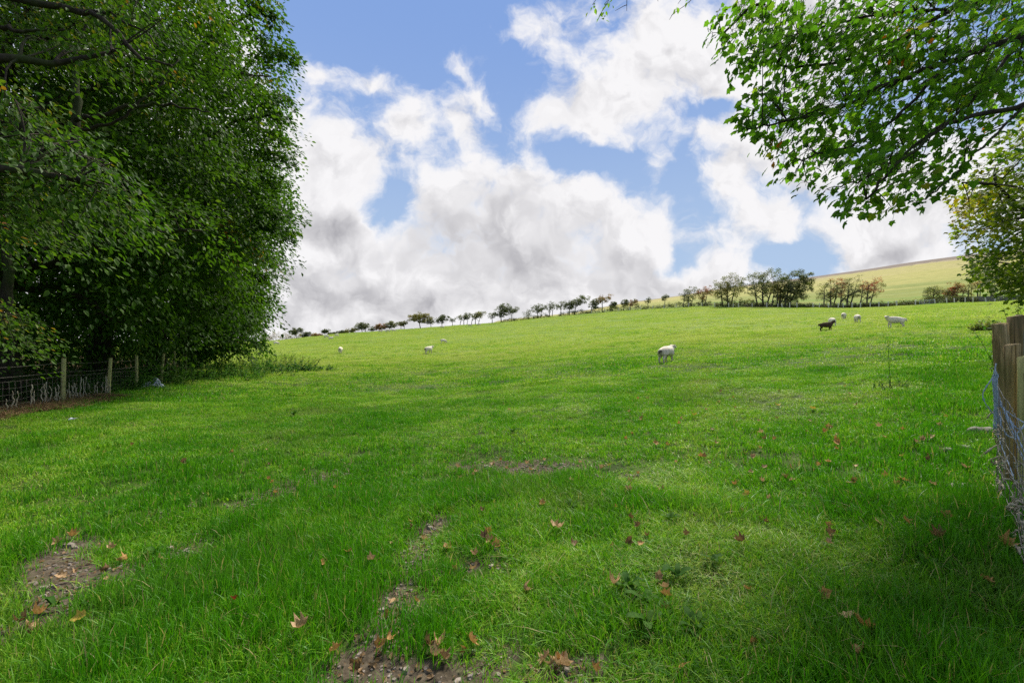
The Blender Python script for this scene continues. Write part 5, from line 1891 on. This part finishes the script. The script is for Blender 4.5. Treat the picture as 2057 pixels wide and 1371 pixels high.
sheep('level_stain', 'white sheep nearest the camera, seen from behind with a dark stained rump', 1338, 728, 30, .86, 1.2)
sheep('brown', 'dark brown sheep standing side-on with its head up, facing right', 1660, 664, 84, .82)
sheep('graze', 'white sheep grazing directly behind the dark brown one', 1671, 655, -14, 1.0)
sheep('graze', 'white sheep grazing with its rump towards us, highest of the right-hand group', 1695, 641, 16, 1.0)
sheep('graze', 'white sheep grazing between the highest one and the long side-on one', 1722, 648, -8, 1.0)
sheep('look', 'long white sheep standing side-on, facing left and looking at the camera', 1798, 658, -92, .88)
sheep('level_stain', 'white sheep turned half right with a dark rump, alone at mid field on the left', 861, 710, 40, 1.0)
sheep('graze', 'small white sheep showing its dark rump, alone below the left skyline', 684, 709, 6, 1.0)
sheep('graze', 'tiny white sheep lying in the grass above the half-turned one', 891, 689, 70, .9)
sheep('graze', 'small white sheep beside the bramble corner under the farthest left tree', 555, 692, 75, 1.0)
sheep('up', 'white sheep with its head raised, in front of a second one near the left skyline', 665, 682.5, 80, 1.0)
sheep('graze', 'white sheep on the skyline just left of the one with its head raised', 656, 678, -80, 1.0)
sheep('graze', 'pale sheep lying on the skyline just right of the one with its head raised', 676, 675.5, 95, .9)
sheep('graze', 'white sheep on the skyline, left one of three under the reddish-brown thorn', 764, 667.6, 85, .95)
sheep('graze', 'white sheep on the skyline, middle and largest of three under the reddish-brown thorn', 779, 667.0, -85, 1.15)
sheep('graze', 'white sheep on the skyline, right one of three under the reddish-brown thorn', 791, 665.5, 100, .9)
sheep('graze', 'white sheep on the skyline below the lone dark-green thorn', 888, 659.0, 80, .95)
sheep('graze', 'white sheep half hidden by the lowest leaves of the left wood', 534, 685.5, -80, 1.0)
sheep('graze', 'pale sheep on the skyline at the foot of the flat-topped thorn clump', 944, 655.0, 90, .9)
sheep('graze', 'pale sheep on the skyline, furthest right of those under the flat-topped thorns', 962, 653.6, -85, .9)


# ------------------------------------------------------------------ things lying in the grass
def leaf_mesh(seed, curl, mat, lobed=True):
    rng = np.random.default_rng(seed)
    base = SY_V if lobed else OV_V
    # finer outline: two rings round the midrib so that the blade can curl
    out = base[:14] if lobed else base
    V = [np.array([0, .38, 0])]
    n = len(out)
    for k in (.5, 1.0):
        for p in out:
            V.append(np.array([0, .38, 0]) + (p - [0, .38, 0]) * k)
    V = np.array(V)
    r = np.hypot(V[:, 0], V[:, 1] - .4)
    V[:, 2] = curl * (1.15 * V[:, 0] ** 2 * 2.2 + .8 * (V[:, 1] - .4) ** 2) + rng.normal(0, .045, len(V)) * (r > .1)
    V[:, 0] *= 1 - .45 * curl * np.abs(V[:, 0])
    a = rng.uniform(-.5, .5)
    V[:, 2] += a * V[:, 0] * V[:, 1]
    F3 = [[0, 1 + i, 1 + (i + 1) % n] for i in range(n)]
    F4 = [[1 + i, 1 + n + i, 1 + n + (i + 1) % n, 1 + (i + 1) % n] for i in range(n)]
    V[:, 1] -= .38
    acc = Acc()
    acc.add(V, [np.array(F3), np.array(F4)])
    tube(acc, np.array([[0, -.36, 0], [.02, -.55, .03 + .1 * curl], [.06, -.78, .10]]), [.014, .011, .009], 4)
    return acc.mesh('fallen_leaf', mat, True)


LM = {(m, c): leaf_mesh(10 * m + c, (.25, .6, 1.05)[c], DEAD[m], lobed=(c != 0 or m != 4)) for m in range(5) for c in range(3)}


def fallen(px, py, size, m, c, label=None, lift=.05, tilt=.5, seed=0, g=None):
    rng = np.random.default_rng(seed + 900)
    if g is None:
        g = ground_px(px, py)
    o = bpy.data.objects.new('fallen_leaf', LM[(m, c)])
    COL.objects.link(o)
    o.location = (g[0], g[1], g[2] + lift + .028 * min(1.0, float(length_field(g[0:1], g[1:2])[0])))
    o.rotation_euler = (rng.normal(.25, tilt), rng.normal(0, tilt), rng.random() * 6.28)
    o.scale = (size * .76,) * 3
    tag(o, label or 'small brown fallen leaf, one of many scattered among the grass blades', 'leaf', 'fallen leaves scattered over the grass')
    return o


SPECIAL = [
    (608, 1297, .105, 1, 2, 'big upright curled tan leaf with a raised stalk, lower left of the worn track', .09),
    (160, 1273, .085, 3, 1, 'bright yellow-tan crumpled leaf alone below the left muddy patch', .06),
    (747, 1157, .075, 1, 2, 'cupped tan leaf in long grass just left of the worn track', .09),
    (700, 1140, .075, 0, 1, 'upright orange-brown leaf left of the cupped tan one', .09),
    (652, 1163, .065, 0, 2, 'small reddish-brown leaf beside a round green leaf, left of the worn track', .08),
    (1232, 1198, .105, 1, 2, 'large tan curled leaf beside the broad docks in the foreground', .07),
    (1336, 1197, .085, 1, 1, 'pale straw-coloured leaf with a long stalk, right of the large tan one', .05),
    (1120, 1080, .10, 1, 2, 'tan leaf with upturned edges right of the worn track', .07),
    (975, 1098, .085, 2, 2, 'dark brown twisted leaf standing in the grass right of the track', .07),
    (790, 1220, .075, 1, 0, 'flat orange-tan leaf lying on the bare soil of the track', .015),
    (777, 1247, .075, 0, 0, 'flat russet leaf at the lower end of the bare track', .015),
    (836, 1232, .055, 0, 1, 'small bright orange leaf right of the bare track', .05),
    (796, 1265, .06, 4, 0, 'dark red leaf on the track edge below the flat ones', .03),
    (470, 1243, .05, 4, 1, 'single small red leaf in the long grass on the left', .10),
    (122, 1174, .085, 1, 1, 'pale orange leaf on the left muddy line', .03),
    (150, 1164, .05, 1, 2, 'smaller pale leaf touching the left muddy line', .03),
    (676, 1334, .085, 0, 1, 'orange-brown leaf at the bottom edge left of the track', .05),
    (1733, 1293, .105, 0, 1, 'reddish-brown folded leaf in long grass, lower right', .07),
    (1705, 1268, .085, 1, 0, 'pale brown leaf just above the reddish folded one, lower right', .06),
    (1891, 1106, .11, 2, 2, 'dark curled leaf standing on edge near the right netting', .07),
    (1716, 986, .12, 0, 1, 'russet crumpled leaf pair on the short grass right of centre', .05),
    (1815, 978, .10, 0, 0, 'russet leaf left of the grey stone near the netting', .05),
    (1935, 1038, .12, 0, 0, 'long brown leaf with a yellow stalk lower than the grey stone', .06),
    (1900, 1058, .10, 0, 1, 'brown leaf under the one with the yellow stalk', .05),
    (2015, 1120, .12, 0, 2, 'torn russet leaf right beside the wool-hung netting', .06),
    (1980, 1192, .08, 0, 1, 'pinkish-brown leaf in deep grass beside the netting', .05),
    (1820, 1063, .085, 0, 1, 'brown leaf upright in the grass left of the dark curled one', .05),
    (1765, 1066, .09, 1, 0, 'light tan shrivelled leaf left of the upright brown one', .05),
    (1487, 1107, .095, 2, 2, 'dark hollow curled leaf in the centre right foreground', .06),
    (1287, 1110, .06, 0, 0, 'round orange-brown leaf under the grass blades right of centre', .06),
    (1500, 1003, .085, 3, 1, 'pale yellow-green curled leaf on the right grass', .04),
    (1022, 828, .10, 1, 2, 'single pale tan leaf in the open grass above the worn ground', .05),
    (1562, 820, .13, 3, 1, 'bright yellow leaf at mid distance on the right', .05),
    (1632, 826, .12, 3, 0, 'second yellow leaf, long and narrow, at mid distance on the right', .05),
    (1395, 841, .12, 3, 1, 'orange-yellow leaf at mid distance, left of the two bright yellow ones', .05),
    (1318, 900, .12, 0, 1, 'reddish-brown leaf cluster on the short grass right of centre', .05),
    (1684, 902, .12, 0, 2, 'dark russet crumpled leaf at mid distance near the netting side', .05),
    (1665, 868, .12, 0, 0, 'brown leaf above the dark russet crumpled one', .05),
    (1513, 931, .09, 1, 2, 'small cream-brown leaf in straw stalks right of centre', .05),
    (1148, 975, .07, 1, 1, 'tan leaf on the right end of the worn ground', .04),
    (367, 941, .10, 2, 2, 'dark brown leaf in the left grass near the pale dock', .05),
    (1660, 1218, .09, 0, 0, 'orange-brown leaf pressed in the shaded grass lower right', .05),
]
for q, (px, py, s, m, c, lab, lift) in enumerate(SPECIAL):
    fallen(px, py, s, m, c, lab, lift, seed=q)
rl = np.random.default_rng(70)
k = 0
SCAT = [(1250, 1900, 780, 900, 54), (1250, 1960, 900, 1010, 34), (1150, 1700, 1010, 1110, 16), (880, 1240, 925, 965, 14), (760, 1010, 1030, 1160, 12), (520, 760, 930, 1010, 8), (700, 960, 1290, 1365, 12),
        (80, 420, 1080, 1190, 10), (1080, 1200, 1335, 1368, 7), (20, 130, 1180, 1290, 6), (1300, 1800, 1150, 1360, 8), (200, 560, 860, 950, 4), (960, 1300, 1020, 1200, 5)]
for (x0, x1, y0, y1, n) in SCAT:
    for _ in range(n):
        k += 1
        m = rl.choice([0, 0, 1, 2, 1])
        fallen(rl.uniform(x0, x1), rl.uniform(y0, y1), rl.uniform(.05, .095), m, rl.integers(1, 3), None, rl.uniform(.01, .05), seed=k + 200)


# pebbles and chips on the trodden soil: nobody could count them
def pebbles():
    rng = np.random.default_rng(80)
    acc = Acc()
    sel = TRACK_PTS[rng.integers(0, len(TRACK_PTS), 1600)]
    x = sel[:, 0] + rng.normal(0, .55, 1600) * sel[:, 2]; y = sel[:, 1] + rng.normal(0, .55, 1600) * sel[:, 2]
    z = land(x, y)[0]
    ph = np.arange(5) * 2 * math.pi / 5
    for i in range(len(x)):
        r = rng.gamma(2.2, .0052)
        ring = np.stack([np.cos(ph) * r, np.sin(ph) * r * rng.uniform(.5, .9), np.zeros(5)], -1) * rng.uniform(.75, 1.2, (5, 1))
        a = rng.random() * 6.28
        ring = np.stack([ring[:, 0] * math.cos(a) - ring[:, 1] * math.sin(a), ring[:, 0] * math.sin(a) + ring[:, 1] * math.cos(a), ring[:, 2]], -1)
        V = np.vstack([ring + [0, 0, -.004], ring * .7 + [0, 0, r * .45], [[0, 0, r * .5]]]) + [x[i], y[i], z[i]]
        f4 = [[j, (j + 1) % 5, 5 + (j + 1) % 5, 5 + j] for j in range(5)]
        f3 = [[5 + j, 5 + (j + 1) % 5, 10] for j in range(5)]
        acc.add(V, [np.array(f4), np.array(f3)], 1.0)
    tag(acc.obj('gravel', PEB, smooth=False), 'stone chips lying on the trodden soil', 'gravel', kind='stuff')
    # crumbs of dead leaf and soil
    acc = Acc()
    n = 1500
    sel = TRACK_PTS[rng.integers(0, len(TRACK_PTS), n)]
    x = sel[:, 0] + rng.normal(0, .75, n) * sel[:, 2]; y = sel[:, 1] + rng.normal(0, .75, n) * sel[:, 2]
    C = np.stack([x, y, land(x, y)[0] + .006 + rng.random(n) * .012], -1)
    leaves(acc, C, rng.normal(0, 1, (n, 3)) * [1, 1, .25], rng.normal(0, .5, (n, 3)) + [0, 0, 1], rng.uniform(.012, .04, n), rng.random(n))
    tag(acc.obj('leaf_litter', DEAD[2], smooth=False), 'crumbled brown leaf litter on the trodden soil', 'litter', kind='stuff')


pebbles()


def stone(label, px, py, rx, ry, rz, seed):
    rng = np.random.default_rng(seed)
    g = ground_px(px, py)
    th = np.linspace(0, math.pi, 9); ph = np.arange(14) * 2 * math.pi / 14
    A, B = np.meshgrid(ph, th)
    V = np.stack([np.sin(B) * np.cos(A), np.sin(B) * np.sin(A), np.cos(B)], -1).reshape(-1, 3)
    nn = fbm(V[:, 0] * 2 + 5 + V[:, 2], V[:, 1] * 2 + 3 - V[:, 2], seed, 3)
    V = V * (.72 + .55 * nn)[:, None]
    V = np.sign(V) * np.abs(V) ** .8 * [rx, ry, rz]
    i = np.arange(8)[:, None] * 14; j = np.arange(14)[None]; k2 = (j + 1) % 14
    Fq = np.stack([i + j, i + 14 + j, i + 14 + k2, i + k2], -1).reshape(-1, 4)
    acc = Acc(); acc.add(V, Fq)
    o = acc.obj('stone', STONE, loc=g + [0, 0, rz * .15], smooth=True)
    o.rotation_euler = (0, 0, rng.random() * 1.0 - .5)
    tag(o, label, 'stone', 'stones in the grass by the right-hand netting')


stone('flat grey stone in the grass, nearest to the netting', 1933, 985, .13, .07, .05, 1)
stone('pale slanting stone in the grass beside the twined post', 1972, 872, .15, .08, .08, 2)
stone('small half-buried stone between the slanting stone and the flat one', 1932, 900, .08, .06, .035, 3)
stone('small low stone left of the half-buried one', 1905, 905, .07, .05, .03, 4)


def plastic_bag():
    rng = np.random.default_rng(91)
    g = ground_px(302, 779)
    n = 17
    a, b = np.meshgrid(np.linspace(-1, 1, n), np.linspace(-1, 1, n))
    x = a * .40; y = b * .22
    cr = np.abs(fbm(a * 3 + 9, b * 3 + 4, 5, 4, .6) - .5) * .42
    hump = .30 * np.exp(-((a - .55) ** 2) / .16 - (b ** 2) / .5) + .14 * np.exp(-((a + .25) ** 2) / .25 - (b ** 2) / .5)
    z = (hump + cr * .55) * (1 - np.maximum(np.abs(a), np.abs(b)) ** 6)
    x = x + (fbm(a * 2, b * 2, 8, 2) - .5) * .15; y = y + (fbm(a * 2 + 5, b * 2, 9, 2) - .5) * .12
    V = np.stack([x, y, z + .03], -1).reshape(-1, 3)
    i = np.arange(n - 1)[:, None] * n; j = np.arange(n - 1)[None]
    Fq = np.stack([i + j, i + j + 1, i + n + j + 1, i + n + j], -1).reshape(-1, 4)
    acc = Acc(); acc.add(V, Fq)
    o = acc.obj('plastic_bag', BAG, loc=g, smooth=False)
    sm = o.modifiers.new('thickness', 'SOLIDIFY'); sm.thickness = .004
    tag(o, 'crumpled blue-grey plastic sack dumped at the edge of the nettles on the left', 'bag')
    # a couple of pale scraps by the fence
    for (px, py, lab) in [(270, 781, 'pale scrap of plastic in the grass left of the crumpled sack'), (148, 846, 'tiny white scrap in the grass below the left fence')]:
        g = ground_px(px, py)
        acc = Acc()
        v = rng.normal(0, .5, (9, 3)) * [.05, .05, .02]
        a, b = np.meshgrid(np.linspace(-1, 1, 4), np.linspace(-1, 1, 4))
        V = np.stack([a * .07, b * .05, .03 + rng.random((4, 4)) * .05], -1).reshape(-1, 3)
        i = np.arange(3)[:, None] * 4; j = np.arange(3)[None]
        acc.add(V, np.stack([i + j, i + j + 1, i + 5 + j, i + 4 + j], -1).reshape(-1, 4))
        tag(acc.obj('litter_scrap', BAG, loc=g, smooth=False), lab, 'litter')


plastic_bag()


# clover and small broad leaves low in the sward: ground cover
def clover():
    rng = np.random.default_rng(95)
    acc = Acc()
    P = []
    for (px, py, n, sp) in [(1450, 1330, 260, .35), (1580, 1345, 160, .3), (600, 1180, 120, .4), (150, 1240, 120, .3), (340, 1120, 160, .4), (900, 1060, 90, .3), (1100, 950, 160, .7), (1330, 1180, 160, .35), (1880, 1200, 140, .35), (1250, 1120, 100, .4), (520, 990, 140, .5)]:
        g = ground_px(px, py)
        P.append(g[:2] + rng.normal(0, sp, (n, 2)))
    P = np.concatenate(P)
    z = land(P[:, 0], P[:, 1])[0]
    n = len(P)
    h = rng.uniform(.02, .075, n)
    az = rng.random(n) * 6.28
    for q in range(3):
        a = az + q * 2.094
        D = np.stack([np.cos(a), np.sin(a), np.full(n, .12)], -1)
        C = np.stack([P[:, 0], P[:, 1], z + h], -1)
        leaves(acc, C, D, np.stack([rng.normal(0, .2, n), rng.normal(0, .2, n), np.ones(n)], -1), rng.uniform(.010, .020, n), rng.uniform(0, .8, n))
    tag(acc.obj('clover', DOCK, smooth=False), 'clover and small round leaves low in the sward', 'clover', kind='stuff')


clover()
